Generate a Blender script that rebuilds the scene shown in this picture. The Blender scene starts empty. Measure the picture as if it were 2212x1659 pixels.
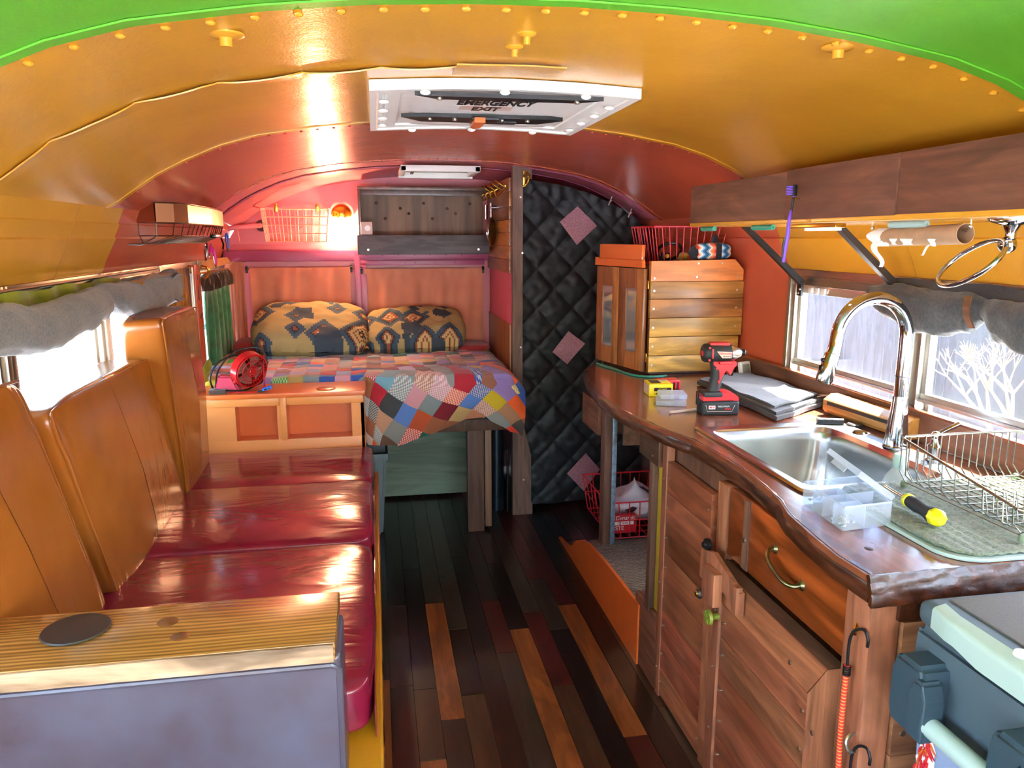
import bpy, bmesh, math, random
from mathutils import Vector, Matrix, noise
random.seed(7)
C = bpy.context.scene.collection
V = Vector
PI = math.pi
# ---------------- camera, light, exposure ----------------
sc = bpy.context.scene
FPX = 1640.0
cam = bpy.data.objects.new('camera', bpy.data.cameras.new('camera')); C.objects.link(cam)
cam.data.sensor_fit = 'HORIZONTAL'; cam.data.sensor_width = 36.0
cam.data.lens = 36.0 * FPX / 2212.0
cam.data.clip_start = 0.02; cam.data.clip_end = 200
cam.location = (0, 0, 1.5)
cam.rotation_euler = (PI/2 - math.radians(10.94), 0, -math.radians(10.115))
sc.camera = cam
sc.view_settings.view_transform = 'Standard'
sc.view_settings.look = 'None'
sc.view_settings.gamma = 1
sc.view_settings.use_curve_mapping = False
sc.view_settings.exposure = EXPOSURE = 1.25
world = bpy.data.worlds.new('world'); sc.world = world; world.use_nodes = True
wn = world.node_tree; wn.nodes.clear()
wo = wn.nodes.new('ShaderNodeOutputWorld'); wb = wn.nodes.new('ShaderNodeBackground')
wt = wn.nodes.new('ShaderNodeTexSky'); wt.sky_type = 'NISHITA'; wt.sun_disc = False
wt.sun_elevation = math.radians(48); wt.sun_rotation = math.radians(100); wt.air_density = 1.0; wt.dust_density = 1.2
wb.inputs['Strength'].default_value = SKY = 1.5
wn.links.new(wt.outputs[0], wb.inputs[0]); wn.links.new(wb.outputs[0], wo.inputs[0])
sun = bpy.data.lights.new('sun', 'SUN'); sun.energy = 46.0; sun.angle = math.radians(0.6); sun.color = (1, .95, .86)
so = bpy.data.objects.new('sun', sun); C.objects.link(so)
sd = V((-0.62, -0.35, -0.95)).normalized()          # light travels from the right rear down into the bus
so.rotation_euler = sd.to_track_quat('-Z', 'Y').to_euler()

# ---------------- materials ----------------
MATS = {}
def hexc(h):
    h = h.lstrip('#')
    r = [int(h[i:i+2], 16)/255 for i in (0, 2, 4)]
    return tuple(c/12.92 if c <= .04045 else ((c+.055)/1.055)**2.4 for c in r)
def nmat(name):
    m = bpy.data.materials.new(name); m.use_nodes = True
    nt = m.node_tree; b = nt.nodes['Principled BSDF']; MATS[name] = m
    return m, nt, b
def N(nt, t, **k):
    n = nt.nodes.new(t)
    for a, v in k.items(): setattr(n, a, v)
    return n
def sset(b, **k):
    for a, v in k.items():
        b.inputs[a.replace('_', ' ')].default_value = v
def col4(c): return (*c, 1) if len(c) == 3 else c
def plain(name, c, rough=.5, metal=0, bump=0, bscale=200, vary=0, vscale=6, coat=0, **kw):
    if isinstance(c, str): c = hexc(c)
    m, nt, b = nmat(name)
    sset(b, Base_Color=col4(c), Roughness=rough, Metallic=metal)
    if coat: b.inputs['Coat Weight'].default_value = coat; b.inputs['Coat Roughness'].default_value = .12
    for k, v in kw.items(): sset(b, **{k: v})
    tc = N(nt, 'ShaderNodeTexCoord')
    if vary:
        n = N(nt, 'ShaderNodeTexNoise'); n.inputs['Scale'].default_value = vscale; n.inputs['Detail'].default_value = 6
        r = N(nt, 'ShaderNodeValToRGB'); e = r.color_ramp.elements
        e[0].position = .3; e[1].position = .7
        e[0].color = col4(tuple(x*(1-vary) for x in c)); e[1].color = col4(tuple(min(1, x*(1+vary*.6)) for x in c))
        nt.links.new(tc.outputs['Object'], n.inputs['Vector']); nt.links.new(n.outputs[0], r.inputs[0]); nt.links.new(r.outputs[0], b.inputs['Base Color'])
    if bump:
        n = N(nt, 'ShaderNodeTexNoise'); n.inputs['Scale'].default_value = bscale; n.inputs['Detail'].default_value = 3
        bp = N(nt, 'ShaderNodeBump'); bp.inputs['Strength'].default_value = bump; bp.inputs['Distance'].default_value = .002
        nt.links.new(tc.outputs['Object'], n.inputs['Vector']); nt.links.new(n.outputs[0], bp.inputs['Height']); nt.links.new(bp.outputs[0], b.inputs['Normal'])
    return m
def wood(name, cols, axis='Y', rough=.45, scale=1.0, grain=.5, island=True, bump=.25, coat=0, contrast=1.0, figure=.28, rings=28, lin=0):
    """cols: list of plank tones (picked per island); streaky grain along the axis"""
    m, nt, b = nmat(name)
    cols = [hexc(c) if isinstance(c, str) else c for c in cols]
    tc = N(nt, 'ShaderNodeTexCoord'); geo = N(nt, 'ShaderNodeNewGeometry')
    mp = N(nt, 'ShaderNodeMapping')
    s = {'X': (2, 30, 30), 'Y': (30, 2, 30), 'Z': (30, 30, 2)}[axis]
    mp.inputs['Scale'].default_value = tuple(x*scale for x in s)
    add = N(nt, 'ShaderNodeVectorMath', operation='ADD'); mul = N(nt, 'ShaderNodeMath', operation='MULTIPLY'); mul.inputs[1].default_value = 37.0
    L = nt.links.new
    L(tc.outputs['Object'], mp.inputs[0]); L(mp.outputs[0], add.inputs[0])
    if island: L(geo.outputs['Random Per Island'], mul.inputs[0]); L(mul.outputs[0], add.inputs[1])
    n1 = N(nt, 'ShaderNodeTexNoise'); n1.inputs['Scale'].default_value = 1.0; n1.inputs['Detail'].default_value = 8; n1.inputs['Roughness'].default_value = .65; n1.inputs['Distortion'].default_value = .6
    L(add.outputs[0], n1.inputs['Vector'])
    cr = N(nt, 'ShaderNodeValToRGB'); cr.color_ramp.interpolation = 'CONSTANT'
    el = cr.color_ramp.elements
    while len(el) < len(cols): el.new(.5)
    for i, c in enumerate(cols): el[i].position = i/len(cols); el[i].color = col4(c)
    if island: L(geo.outputs['Random Per Island'], cr.inputs[0])
    else: cr.inputs[0].default_value = 0
    g = N(nt, 'ShaderNodeValToRGB'); e = g.color_ramp.elements
    lo = 1-grain; e[0].position = .32; e[0].color = (lo, lo*.92, lo*.85, 1); e[1].position = .66; hi = 1+grain*.25*contrast; e[1].color = (hi, hi, hi, 1)
    L(n1.outputs[0], g.inputs[0])
    mx = N(nt, 'ShaderNodeMix', data_type='RGBA', blend_type='MULTIPLY'); mx.inputs[0].default_value = 1
    L(cr.outputs[0], mx.inputs[6]); L(g.outputs[0], mx.inputs[7]); L(mx.outputs[2], b.inputs['Base Color'])
    mp2 = N(nt, 'ShaderNodeMapping'); s2 = {'X': (1.3, 7, 7), 'Y': (7, 1.3, 7), 'Z': (7, 7, 1.3)}[axis]; mp2.inputs['Scale'].default_value = tuple(x*max(scale, .5) for x in s2)
    ad2 = N(nt, 'ShaderNodeVectorMath', operation='ADD'); L(tc.outputs['Object'], mp2.inputs[0]); L(mp2.outputs[0], ad2.inputs[0])
    if island: L(mul.outputs[0], ad2.inputs[1])
    n2 = N(nt, 'ShaderNodeTexNoise'); n2.inputs['Scale'].default_value = 1.0; n2.inputs['Detail'].default_value = 4; n2.inputs['Distortion'].default_value = 1.6; L(ad2.outputs[0], n2.inputs['Vector'])
    wv = N(nt, 'ShaderNodeMath', operation='MULTIPLY'); wv.inputs[1].default_value = rings; L(n2.outputs[0], wv.inputs[0])
    if lin:
        dt = N(nt, 'ShaderNodeVectorMath', operation='DOT_PRODUCT'); dt.inputs[1].default_value = {'X': (0, lin, lin), 'Y': (lin, 0, lin), 'Z': (lin, lin, 0)}[axis]
        L(tc.outputs['Object'], dt.inputs[0]); al = N(nt, 'ShaderNodeMath', operation='ADD'); L(wv.outputs[0], al.inputs[0]); L(dt.outputs['Value'], al.inputs[1]); wv = al
    sn = N(nt, 'ShaderNodeMath', operation='SINE'); L(wv.outputs[0], sn.inputs[0])
    g2 = N(nt, 'ShaderNodeMapRange'); g2.inputs[1].default_value = -1; g2.inputs[2].default_value = 1; g2.inputs[3].default_value = 1-figure; g2.inputs[4].default_value = 1+figure*.25; L(sn.outputs[0], g2.inputs[0])
    sc2 = N(nt, 'ShaderNodeVectorMath', operation='SCALE'); L(mx.outputs[2], sc2.inputs[0]); L(g2.outputs[0], sc2.inputs['Scale']); L(sc2.outputs[0], b.inputs['Base Color'])
    bp = N(nt, 'ShaderNodeBump'); bp.inputs['Strength'].default_value = bump; bp.inputs['Distance'].default_value = .002
    L(n1.outputs[0], bp.inputs['Height']); L(bp.outputs[0], b.inputs['Normal'])
    sset(b, Roughness=rough)
    if coat: b.inputs['Coat Weight'].default_value = coat; b.inputs['Coat Roughness'].default_value = .15
    return m
def cloth(name, c, rough=.9, wave=40, bump=.4, c2=None, sheen=.3, trans=0):
    c = hexc(c) if isinstance(c, str) else c
    m, nt, b = nmat(name); L = nt.links.new
    tc = N(nt, 'ShaderNodeTexCoord'); n = N(nt, 'ShaderNodeTexNoise'); n.inputs['Scale'].default_value = wave; n.inputs['Detail'].default_value = 5
    L(tc.outputs['Object'], n.inputs['Vector'])
    r = N(nt, 'ShaderNodeValToRGB'); e = r.color_ramp.elements
    c2 = (hexc(c2) if isinstance(c2, str) else c2) or tuple(x*.75 for x in c)
    e[0].position = .35; e[1].position = .65; e[0].color = col4(c2); e[1].color = col4(c)
    L(n.outputs[0], r.inputs[0]); L(r.outputs[0], b.inputs['Base Color'])
    bp = N(nt, 'ShaderNodeBump'); bp.inputs['Strength'].default_value = bump; bp.inputs['Distance'].default_value = .003
    L(n.outputs[0], bp.inputs['Height']); L(bp.outputs[0], b.inputs['Normal'])
    sset(b, Roughness=rough); b.inputs['Sheen Weight'].default_value = sheen
    if trans:
        o = nt.nodes['Material Output']; t = N(nt, 'ShaderNodeBsdfTranslucent'); mixs = N(nt, 'ShaderNodeMixShader'); mixs.inputs[0].default_value = trans
        L(r.outputs[0], t.inputs[0]); L(b.outputs[0], mixs.inputs[1]); L(t.outputs[0], mixs.inputs[2]); L(mixs.outputs[0], o.inputs[0])
    return m
def vinyl(name, c, c2=None, rough=.28, wr=.5, stretch=(3, 3, 1.2), scale=2.2, dist=.02):
    c = hexc(c) if isinstance(c, str) else c
    m, nt, b = nmat(name); L = nt.links.new
    tc = N(nt, 'ShaderNodeTexCoord'); mp = N(nt, 'ShaderNodeMapping'); mp.inputs['Scale'].default_value = stretch
    n = N(nt, 'ShaderNodeTexNoise'); n.inputs['Scale'].default_value = scale; n.inputs['Detail'].default_value = 3; n.inputs['Distortion'].default_value = .8
    L(tc.outputs['Object'], mp.inputs[0]); L(mp.outputs[0], n.inputs['Vector'])
    f = N(nt, 'ShaderNodeTexNoise'); f.inputs['Scale'].default_value = 260
    L(tc.outputs['Object'], f.inputs['Vector'])
    bp = N(nt, 'ShaderNodeBump'); bp.inputs['Strength'].default_value = wr; bp.inputs['Distance'].default_value = dist
    bf = N(nt, 'ShaderNodeBump'); bf.inputs['Strength'].default_value = .12; bf.inputs['Distance'].default_value = .001
    L(n.outputs[0], bp.inputs['Height']); L(f.outputs[0], bf.inputs['Height']); L(bp.outputs[0], bf.inputs['Normal']); L(bf.outputs[0], b.inputs['Normal'])
    q = N(nt, 'ShaderNodeTexNoise'); q.inputs['Scale'].default_value = 7; q.inputs['Detail'].default_value = 8; L(tc.outputs['Object'], q.inputs['Vector'])
    r = N(nt, 'ShaderNodeValToRGB'); e = r.color_ramp.elements; e[0].position = .35; e[1].position = .65
    c2 = (hexc(c2) if isinstance(c2, str) else c2) or tuple(x*.8 for x in c)
    e[0].color = col4(c2); e[1].color = col4(c); L(q.outputs[0], r.inputs[0]); L(r.outputs[0], b.inputs['Base Color'])
    sset(b, Roughness=rough); b.inputs['Coat Weight'].default_value = .35; b.inputs['Coat Roughness'].default_value = .12
    return m
def metalpaint(name, c, rough=.3, bump=.35):
    """glossy paint on sheet metal with fine orange peel"""
    c = hexc(c) if isinstance(c, str) else c
    m, nt, b = nmat(name); L = nt.links.new
    tc = N(nt, 'ShaderNodeTexCoord'); n = N(nt, 'ShaderNodeTexNoise'); n.inputs['Scale'].default_value = 180; n.inputs['Detail'].default_value = 2
    w = N(nt, 'ShaderNodeTexNoise'); w.inputs['Scale'].default_value = 3.0; w.inputs['Detail'].default_value = 5
    L(tc.outputs['Object'], n.inputs['Vector']); L(tc.outputs['Object'], w.inputs['Vector'])
    bp = N(nt, 'ShaderNodeBump'); bp.inputs['Strength'].default_value = bump; bp.inputs['Distance'].default_value = .0012
    b2 = N(nt, 'ShaderNodeBump'); b2.inputs['Strength'].default_value = .25; b2.inputs['Distance'].default_value = .02
    L(n.outputs[0], bp.inputs['Height']); L(w.outputs[0], b2.inputs['Height']); L(b2.outputs[0], bp.inputs['Normal']); L(bp.outputs[0], b.inputs['Normal'])
    r = N(nt, 'ShaderNodeValToRGB'); e = r.color_ramp.elements; e[0].position = .3; e[1].position = .75
    e[0].color = col4(tuple(x*.86 for x in c)); e[1].color = col4(c); L(w.outputs[0], r.inputs[0]); L(r.outputs[0], b.inputs['Base Color'])
    sset(b, Roughness=rough)
    return m
def emit(name, c, s):
    m, nt, b = nmat(name); sset(b, Base_Color=col4(c)); b.inputs['Emission Color'].default_value = col4(c); b.inputs['Emission Strength'].default_value = s
    return m
def glassy(name, c=(1, 1, 1), rough=0.0, alpha=.12, ior=1.45):
    m, nt, b = nmat(name); L = nt.links.new
    o = nt.nodes['Material Output']; t = N(nt, 'ShaderNodeBsdfTransparent'); t.inputs[0].default_value = col4(c)
    mixs = N(nt, 'ShaderNodeMixShader'); mixs.inputs[0].default_value = alpha
    sset(b, Base_Color=col4(c), Roughness=rough)
    L(t.outputs[0], mixs.inputs[1]); L(b.outputs[0], mixs.inputs[2]); L(mixs.outputs[0], o.inputs[0])
    return m

metalpaint('yellow', '#d89a2c', .24); metalpaint('red', '#c65a3c', .26); metalpaint('pink', '#e07880', .33); metalpaint('green', '#60b02c', .4); metalpaint('front_bounce', '#e4dcd8', .5)  # the unseen front gets an invented pale colour to offset green bounce
metalpaint('plum', '#a8456c', .3); metalpaint('orange', '#dd6a2c', .3); metalpaint('orange_light', '#e8904a', .35); metalpaint('redwall', '#d25e3c', .38)
metalpaint('mustard_paint', '#c98a14', .4); metalpaint('pinkpanel', '#d2566a', .5); metalpaint('yellow_board', '#c9ae2c', .5)
plain('alum', '#9b948a', .35, 1.0, bump=.2, bscale=60); plain('alum_light', '#c9c6c0', .3, .9)
plain('chrome', '#b4b8c0', .06, 1.0); plain('steel', '#b9bab8', .22, 1.0, bump=.06, bscale=30, vary=.12, vscale=8); plain('wire', '#a8a79c', .25, 1.0)
plain('brass', '#c79a3c', .25, 1.0); plain('copper', '#b8805c', .34, 1.0); plain('blackmetal', '#17181a', .4, .3); plain('darksteel', '#57534f', .45, .8)
plain('screw', '#cfcab8', .3, 1.0); plain('white', '#e8e6df', .35); plain('whitebump', '#d9d8d2', .45, bump=.5, bscale=150); plain('black', '#0f1011', .45)
plain('blackgloss', '#101113', .15); plain('darkgrey', '#3a3f44', .5, bump=.2, bscale=300); plain('coolergrey', '#4a5a66', .5, bump=.25, bscale=400)
plain('coolerdark', '#2f4350', .5, bump=.2, bscale=400); plain('coolerblue', '#8e9fbd', .5, bump=.1, bscale=300); plain('coolerlight', '#a9c0bd', .4); plain('lidgrey', '#6d6a6a', .65, bump=.5, bscale=500)
plain('toolred', '#d2202a', .4); plain('toolblack', '#202326', .55, bump=.2, bscale=600); plain('boxyellow', '#e8c800', .35); plain('tapegreen', '#2e9a80', .4); plain('tapepale', '#a8c8c0', .4)
plain('cardboard', '#b08d6a', .8, vary=.15, vscale=30); plain('paper', '#f0eee8', .9); plain('purple', '#6b3fc0', .4); plain('blue', '#2a6ad0', .35); plain('hotpink', '#d82a80', .35)
plain('bingrey', '#6c7b80', .5, bump=.1); plain('sage', '#6e8068', .6); plain('redwire', '#c8202c', .35); plain('whitewire', '#e6b49a', .4); plain('screwyellow', '#e6dc1c', .4)
plain('fanred', '#b81c1c', .3); plain('olive', '#8f9a3a', .45, .3); plain('burgundy', '#4a1a20', .5); plain('pinkbag', '#c23a55', .5); plain('galv', '#8fa4b4', .45, .8, bump=.6, bscale=90, vary=.35, vscale=70)
plain('cork', '#b98a52', .8, vary=.25, vscale=60); plain('outlet', '#c9b0a0', .4); plain('lcd', '#8a8a78', .3); plain('bagwhite', '#dcd4d4', .35, bump=.6, bscale=25); plain('milk', '#c0202a', .4)
plain('limecloth', '#a8b41c', .8); plain('stove', '#1b2229', .3, .4); plain('rubber', '#26282a', .7)
plain('asphalt', '#cacad2', .9, vary=.25, vscale=1.5); plain('snow', '#f4f4f6', .8); plain('carwhite', '#f2f2f4', .3); plain('leafy', '#58683a', .8); plain('bark', '#6a5a48', .9)
plain('brick', '#a0523e', .85); plain('lampglass', '#fff0d0', .4)
wood('walnut', ['#6a4834', '#74503a', '#5c4030'], 'Y', .4, coat=.3, grain=.45)
wood('walnut_z', ['#6a4838', '#72503e'], 'Z', .5, grain=.45)
wood('post', ['#765848'], 'Z', .6, grain=.4, island=False)
wood('shelfboard', ['#7e5038', '#724632', '#784c36'], 'Y', .62, grain=.4, coat=0)
wood('greyboard', ['#5a5656'], 'X', .55, grain=.25, island=False)
wood('cubbyback', ['#8e6a4c'], 'Z', .5, scale=.35, grain=.55, island=False, figure=.4, rings=14)
wood('doorplank', ['#aa6444', '#9a5638', '#b4704a', '#8a5030', '#ae6248', '#9c6240', '#ba7650', '#904a30'], 'Y', .45, grain=.45, coat=.2)
wood('stile', ['#b07050', '#b87854', '#a4664a'], 'Z', .45, grain=.4, coat=.2)
wood('drawerwood', ['#ac5222'], 'Y', .3, scale=.5, grain=.55, island=False, coat=.4, figure=.6, rings=22)
wood('counter', ['#96553a'], 'Y', .22, scale=.55, grain=.6, island=False, bump=.35, coat=.7)
wood('liveedge', ['#4a2410'], 'Y', .35, scale=1.2, grain=.75, island=False, bump=1.0, coat=.4)
wood('slat', ['#d89e48', '#e0ac50', '#c0803c', '#98623a', '#e2aa4c', '#cc9042'], 'X', .45, scale=.8, grain=.5, coat=.15, figure=.35)
wood('slat_y', ['#a8642c', '#8a5228', '#b8742e', '#9a5c2a'], 'Y', .4, scale=.8, grain=.45, coat=.2)
wood('orangepine', ['#e08840'], 'X', .45, scale=.9, grain=.25, island=False)
wood('cabdoor', ['#b06a34', '#bc7a3c', '#9c5c2e'], 'Z', .4, grain=.45, coat=.2)
wood('pine', ['#c48a44'], 'X', .22, scale=.7, grain=.45, island=False, bump=.3, coat=.7, figure=.5, rings=22, lin=520)
wood('pine_edge', ['#c8a482'], 'X', .35, scale=.9, grain=.6, island=False, bump=1.0, figure=.6, rings=30)
wood('endplank', ['#a06a48', '#aa7450', '#906044'], 'X', .45, grain=.4)
wood('greenply', ['#8a9a84'], 'X', .7, scale=.3, grain=.35, island=False)
wood('darkleg', ['#5e3e2c'], 'Z', .6, grain=.5, island=False)
wood('fencewood', ['#2a2c36', '#32343e', '#24262e'], 'Z', .9, grain=.35)
wood('lightbox', ['#c79048'], 'Y', .4, scale=.6, grain=.45, island=False)
vinyl('tan', '#a05c22', '#96541c', .25, .28, (1.5, 3.2, 1.0), 1.7); vinyl('maroon', '#8c1c38', '#7c1630', .2, .4, (1.6, 4, 2), 2.0)
vinyl('brownvinyl_sheen', '#54505e', '#4c4048', .30, .2, (2, 2, 2))  # blue-grey base has the sky sheen painted in; the vinyl itself is brown
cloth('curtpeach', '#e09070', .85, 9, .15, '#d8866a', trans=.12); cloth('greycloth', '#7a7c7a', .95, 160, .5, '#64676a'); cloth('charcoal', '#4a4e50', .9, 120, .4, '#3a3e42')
cloth('greenvelvet', '#2a7a50', .8, 20, .2, '#1c5c3c'); cloth('browncloth', '#3e2c20', .9, 40); cloth('mustardcloth', '#b8802a', .8, 30, .4, '#a06a20', trans=.2)
cloth('blackcloth', '#14171b', .55, 12, .9, '#101215', sheen=.1); cloth('mauve', '#b8868e', .85, 150, .15, '#9a6672'); cloth('mat', '#77816c', .95, 220, 1.0, '#566050')
cloth('denimblack', '#1c1f26', .9, 200, .4); cloth('redcloth', '#a8242a', .8, 30); cloth('sheet', '#8a1c28', .85, 30); cloth('limefabric', '#a9b518', .8, 12, .8, '#8a9410', trans=.2)
cloth('carpet_base', '#6a6058', 1, 130, 1.0, '#453e38'); cloth('strap', '#c8a02a', .8, 60)
glassy('glass', (.98, 1, 1), 0.0, .07); glassy('bottle', (.9, .95, .95), .05, .25); glassy('plastic', (.90, .94, 1), .2, .16); glassy('plastic2', (.88, .92, 1), .3, .26)
glassy('hatchglass', (.9, 1, .85), .3, .5)
emit('bulb', (1, .62, .25), 60)
emit('ledstrip', (1, .95, .85), 1.2)
wood('picketwood', ['#34363f', '#3c3e48'], 'Z', .9, grain=.3)
plain('bladegrey', '#8c7468', .4)
plain('oldbrass', '#8f8a68', .3, 1.0, vary=.3, vscale=60)

m, nt, bs = nmat('carpet'); tc = N(nt, 'ShaderNodeTexCoord'); wv = N(nt, 'ShaderNodeTexWave', bands_direction='Y'); wv.inputs['Scale'].default_value = 22; wv.inputs['Distortion'].default_value = 6; wv.inputs['Detail'].default_value = 3; wv.inputs['Detail Scale'].default_value = 3
cr_ = N(nt, 'ShaderNodeValToRGB'); cr_.color_ramp.elements[0].color = col4(hexc('#4a443e')); cr_.color_ramp.elements[1].color = col4(hexc('#8c8276')); nt.links.new(tc.outputs['Object'], wv.inputs['Vector']); nt.links.new(wv.outputs[0], cr_.inputs[0]); nt.links.new(cr_.outputs[0], bs.inputs['Base Color']); sset(bs, Roughness=1)
bp_ = N(nt, 'ShaderNodeBump'); bp_.inputs['Distance'].default_value = .004; nt.links.new(wv.outputs[0], bp_.inputs['Height']); nt.links.new(bp_.outputs[0], bs.inputs['Normal'])
plain('knotwood', '#7c4c28', .35, vary=.4, vscale=40)

# ---------------- mesh builder ----------------
class B:
    def __init__(s): s.bm = bmesh.new(); s.mi = 0
    def mat(s, i): s.mi = i; return s
    def _fin(s, geom_faces):
        for f in geom_faces: f.material_index = s.mi
    def quad(s, pts):
        vs = [s.bm.verts.new(p) for p in pts]; f = s.bm.faces.new(vs); f.material_index = s.mi; return f
    def box(s, lo, hi, bev=0, M=None, seg=2):
        n0 = set(s.bm.faces)
        x0, y0, z0 = lo; x1, y1, z1 = hi
        r = bmesh.ops.create_cube(s.bm, size=1)
        mt = Matrix.Translation(((x0+x1)/2, (y0+y1)/2, (z0+z1)/2)) @ Matrix.Diagonal((abs(x1-x0), abs(y1-y0), abs(z1-z0), 1))
        if M is not None: mt = M @ mt
        bmesh.ops.transform(s.bm, matrix=mt, verts=r['verts'])
        if bev:
            es = set()
            for v in r['verts']: es.update(v.link_edges)
            bmesh.ops.bevel(s.bm, geom=list(es), offset=bev, segments=seg, profile=.6, affect='EDGES')
        s._fin([f for f in s.bm.faces if f not in n0]); return s
    def hexa(s, b4, t4):
        b = [s.bm.verts.new(p) for p in b4]; t = [s.bm.verts.new(p) for p in t4]
        fs = [s.bm.faces.new(b[::-1]), s.bm.faces.new(t)]
        for i in range(4): fs.append(s.bm.faces.new((b[i], b[(i+1) % 4], t[(i+1) % 4], t[i])))
        s._fin(fs); return s
    def cyl(s, p0, p1, r0, r1=None, n=16, cap=True):
        return s.lathe_axis(p0, p1, [(0, r0), (1, r0 if r1 is None else r1)], n, cap)
    def lathe_axis(s, p0, p1, prof, n=20, cap=True):
        """prof: (t along p0-p1, radius)"""
        p0 = V(p0); p1 = V(p1); d = p1-p0; z = d.normalized()
        x = z.orthogonal().normalized(); y = z.cross(x); rings = []
        for t, r in prof:
            c = p0+d*t
            rings.append([s.bm.verts.new(c+(x*math.cos(a)+y*math.sin(a))*max(r, 1e-5)) for a in [2*PI*k/n for k in range(n)]])
        fs = []
        for a, b in zip(rings, rings[1:]):
            for k in range(n): fs.append(s.bm.faces.new((a[k], a[(k+1) % n], b[(k+1) % n], b[k])))
        if cap:
            fs.append(s.bm.faces.new(rings[0][::-1])); fs.append(s.bm.faces.new(rings[-1]))
        s._fin(fs); return s
    def tube(s, pts, r, n=8, closed=False, smooth=0, flat=None):
        pts = [V(p) for p in pts]
        if smooth:
            q = []
            m = len(pts)
            rng = range(m if closed else m-1)
            for i in rng:
                a = pts[(i-1) % m] if (closed or i > 0) else pts[i]; b = pts[i]; c = pts[(i+1) % m]
                d = pts[(i+2) % m] if (closed or i+2 < m) else c
                for k in range(smooth):
                    t = k/smooth
                    q.append(.5*((2*b)+(c-a)*t+(2*a-5*b+4*c-d)*t*t+(3*b-a-3*c+d)*t**3))
            if not closed: q.append(pts[-1])
            if callable(r) is False and isinstance(r, (list, tuple)):
                rr = []
                for i in rng:
                    for k in range(smooth): rr.append(r[i]+(r[(i+1) % m]-r[i])*k/smooth)
                if not closed: rr.append(r[-1])
                r = rr
            pts = q
        m = len(pts); R = r if isinstance(r, (list, tuple)) else [r]*m
        rings = []; prev = None
        for i, p in enumerate(pts):
            if closed: t = pts[(i+1) % m]-pts[i-1]
            else: t = pts[min(i+1, m-1)]-pts[max(i-1, 0)]
            t = t.normalized() if t.length > 1e-9 else V((0, 0, 1))
            if prev is None: x = t.orthogonal().normalized()
            else:
                x = prev-t*prev.dot(t); x = x.normalized() if x.length > 1e-6 else t.orthogonal().normalized()
            prev = x; y = t.cross(x)
            rings.append([s.bm.verts.new(p+(x*math.cos(a)+y*math.sin(a))*R[i]) for a in [2*PI*k/n for k in range(n)]])
        fs = []
        pr = list(zip(rings, rings[1:]))
        if closed: pr.append((rings[-1], rings[0]))
        for a, b in pr:
            for k in range(n): fs.append(s.bm.faces.new((a[k], a[(k+1) % n], b[(k+1) % n], b[k])))
        if not closed: fs.append(s.bm.faces.new(rings[0][::-1])); fs.append(s.bm.faces.new(rings[-1]))
        s._fin(fs); return s
    def sphere(s, c, r, sc=(1, 1, 1), n=12, M=None):
        n0 = set(s.bm.faces)
        mt = Matrix.Translation(c) @ (M or Matrix()) @ Matrix.Diagonal((*sc, 1))
        bmesh.ops.create_uvsphere(s.bm, u_segments=n, v_segments=max(6, n//2+2), radius=r, matrix=mt)
        s._fin([f for f in s.bm.faces if f not in n0]); return s
    def prism(s, poly, d, axis='Y', M=None):
        """poly: 2D points; extruded from d[0] to d[1] along the axis (X: poly=(y,z), Y: (x,z), Z: (x,y))"""
        def P(a, b, t): return {'X': V((t, a, b)), 'Y': V((a, t, b)), 'Z': V((a, b, t))}[axis]
        A = [P(a, b, d[0]) for a, b in poly]; Bq = [P(a, b, d[1]) for a, b in poly]
        if M is not None: A = [M @ p for p in A]; Bq = [M @ p for p in Bq]
        a = [s.bm.verts.new(p) for p in A]; b = [s.bm.verts.new(p) for p in Bq]; n = len(a)
        fs = [s.bm.faces.new(a), s.bm.faces.new(b[::-1])]
        for i in range(n): fs.append(s.bm.faces.new((a[i], b[i], b[(i+1) % n], a[(i+1) % n])))
        s._fin(fs); return s
    def surf(s, fn, nu, nv, thick=0, uv=None, wrapu=False):
        """grid surface fn(u,v)->point with u,v in 0..1; closed slab when thick"""
        g = [[s.bm.verts.new(fn(i/nu, j/nv)) for j in range(nv+1)] for i in range(nu+1)]
        lay = s.bm.loops.layers.uv.verify() if uv else None
        fs = []
        for i in range(nu):
            for j in range(nv):
                f = s.bm.faces.new((g[i][j], g[i+1][j], g[i+1][j+1], g[i][j+1])); fs.append(f)
                if uv:
                    for l, (a, b) in zip(f.loops, ((i, j), (i+1, j), (i+1, j+1), (i, j+1))): l[lay].uv = uv(a/nu, b/nv)
        s._fin(fs)
        if thick:
            s.bm.normal_update()
            for f in fs: f.normal_update()
            vs = set(v for f in fs for v in f.verts)
            nn = {}
            for v in vs:
                n = V((0, 0, 0))
                for f in v.link_faces: n += f.normal
                nn[v] = n.normalized() if n.length > 0 else V((0, 0, 1))
            mp = {v: s.bm.verts.new(v.co-nn[v]*thick) for v in vs}
            fl = []
            for f in fs:
                q = s.bm.faces.new([mp[v] for v in reversed(f.verts)]); fl.append(q)
                if uv:
                    d = {mp[l.vert]: l[lay].uv.copy() for l in f.loops}
                    for l in q.loops: l[lay].uv = d[l.vert]
            bd = [e for f in fs for e in f.edges if len([x for x in e.link_faces if x in set(e.link_faces)]) == 1]
            seen = set()
            for e in bd:
                if e in seen or len(e.link_faces) != 1: continue
                seen.add(e); a, b = e.verts; l = [x for x in e.link_loops][0]
                a, b = l.vert, l.link_loop_next.vert
                fl.append(s.bm.faces.new((b, a, mp[a], mp[b])))
            s._fin(fl)
        return s
    def xf(s, M): bmesh.ops.transform(s.bm, matrix=M, verts=s.bm.verts[:]); return s

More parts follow.
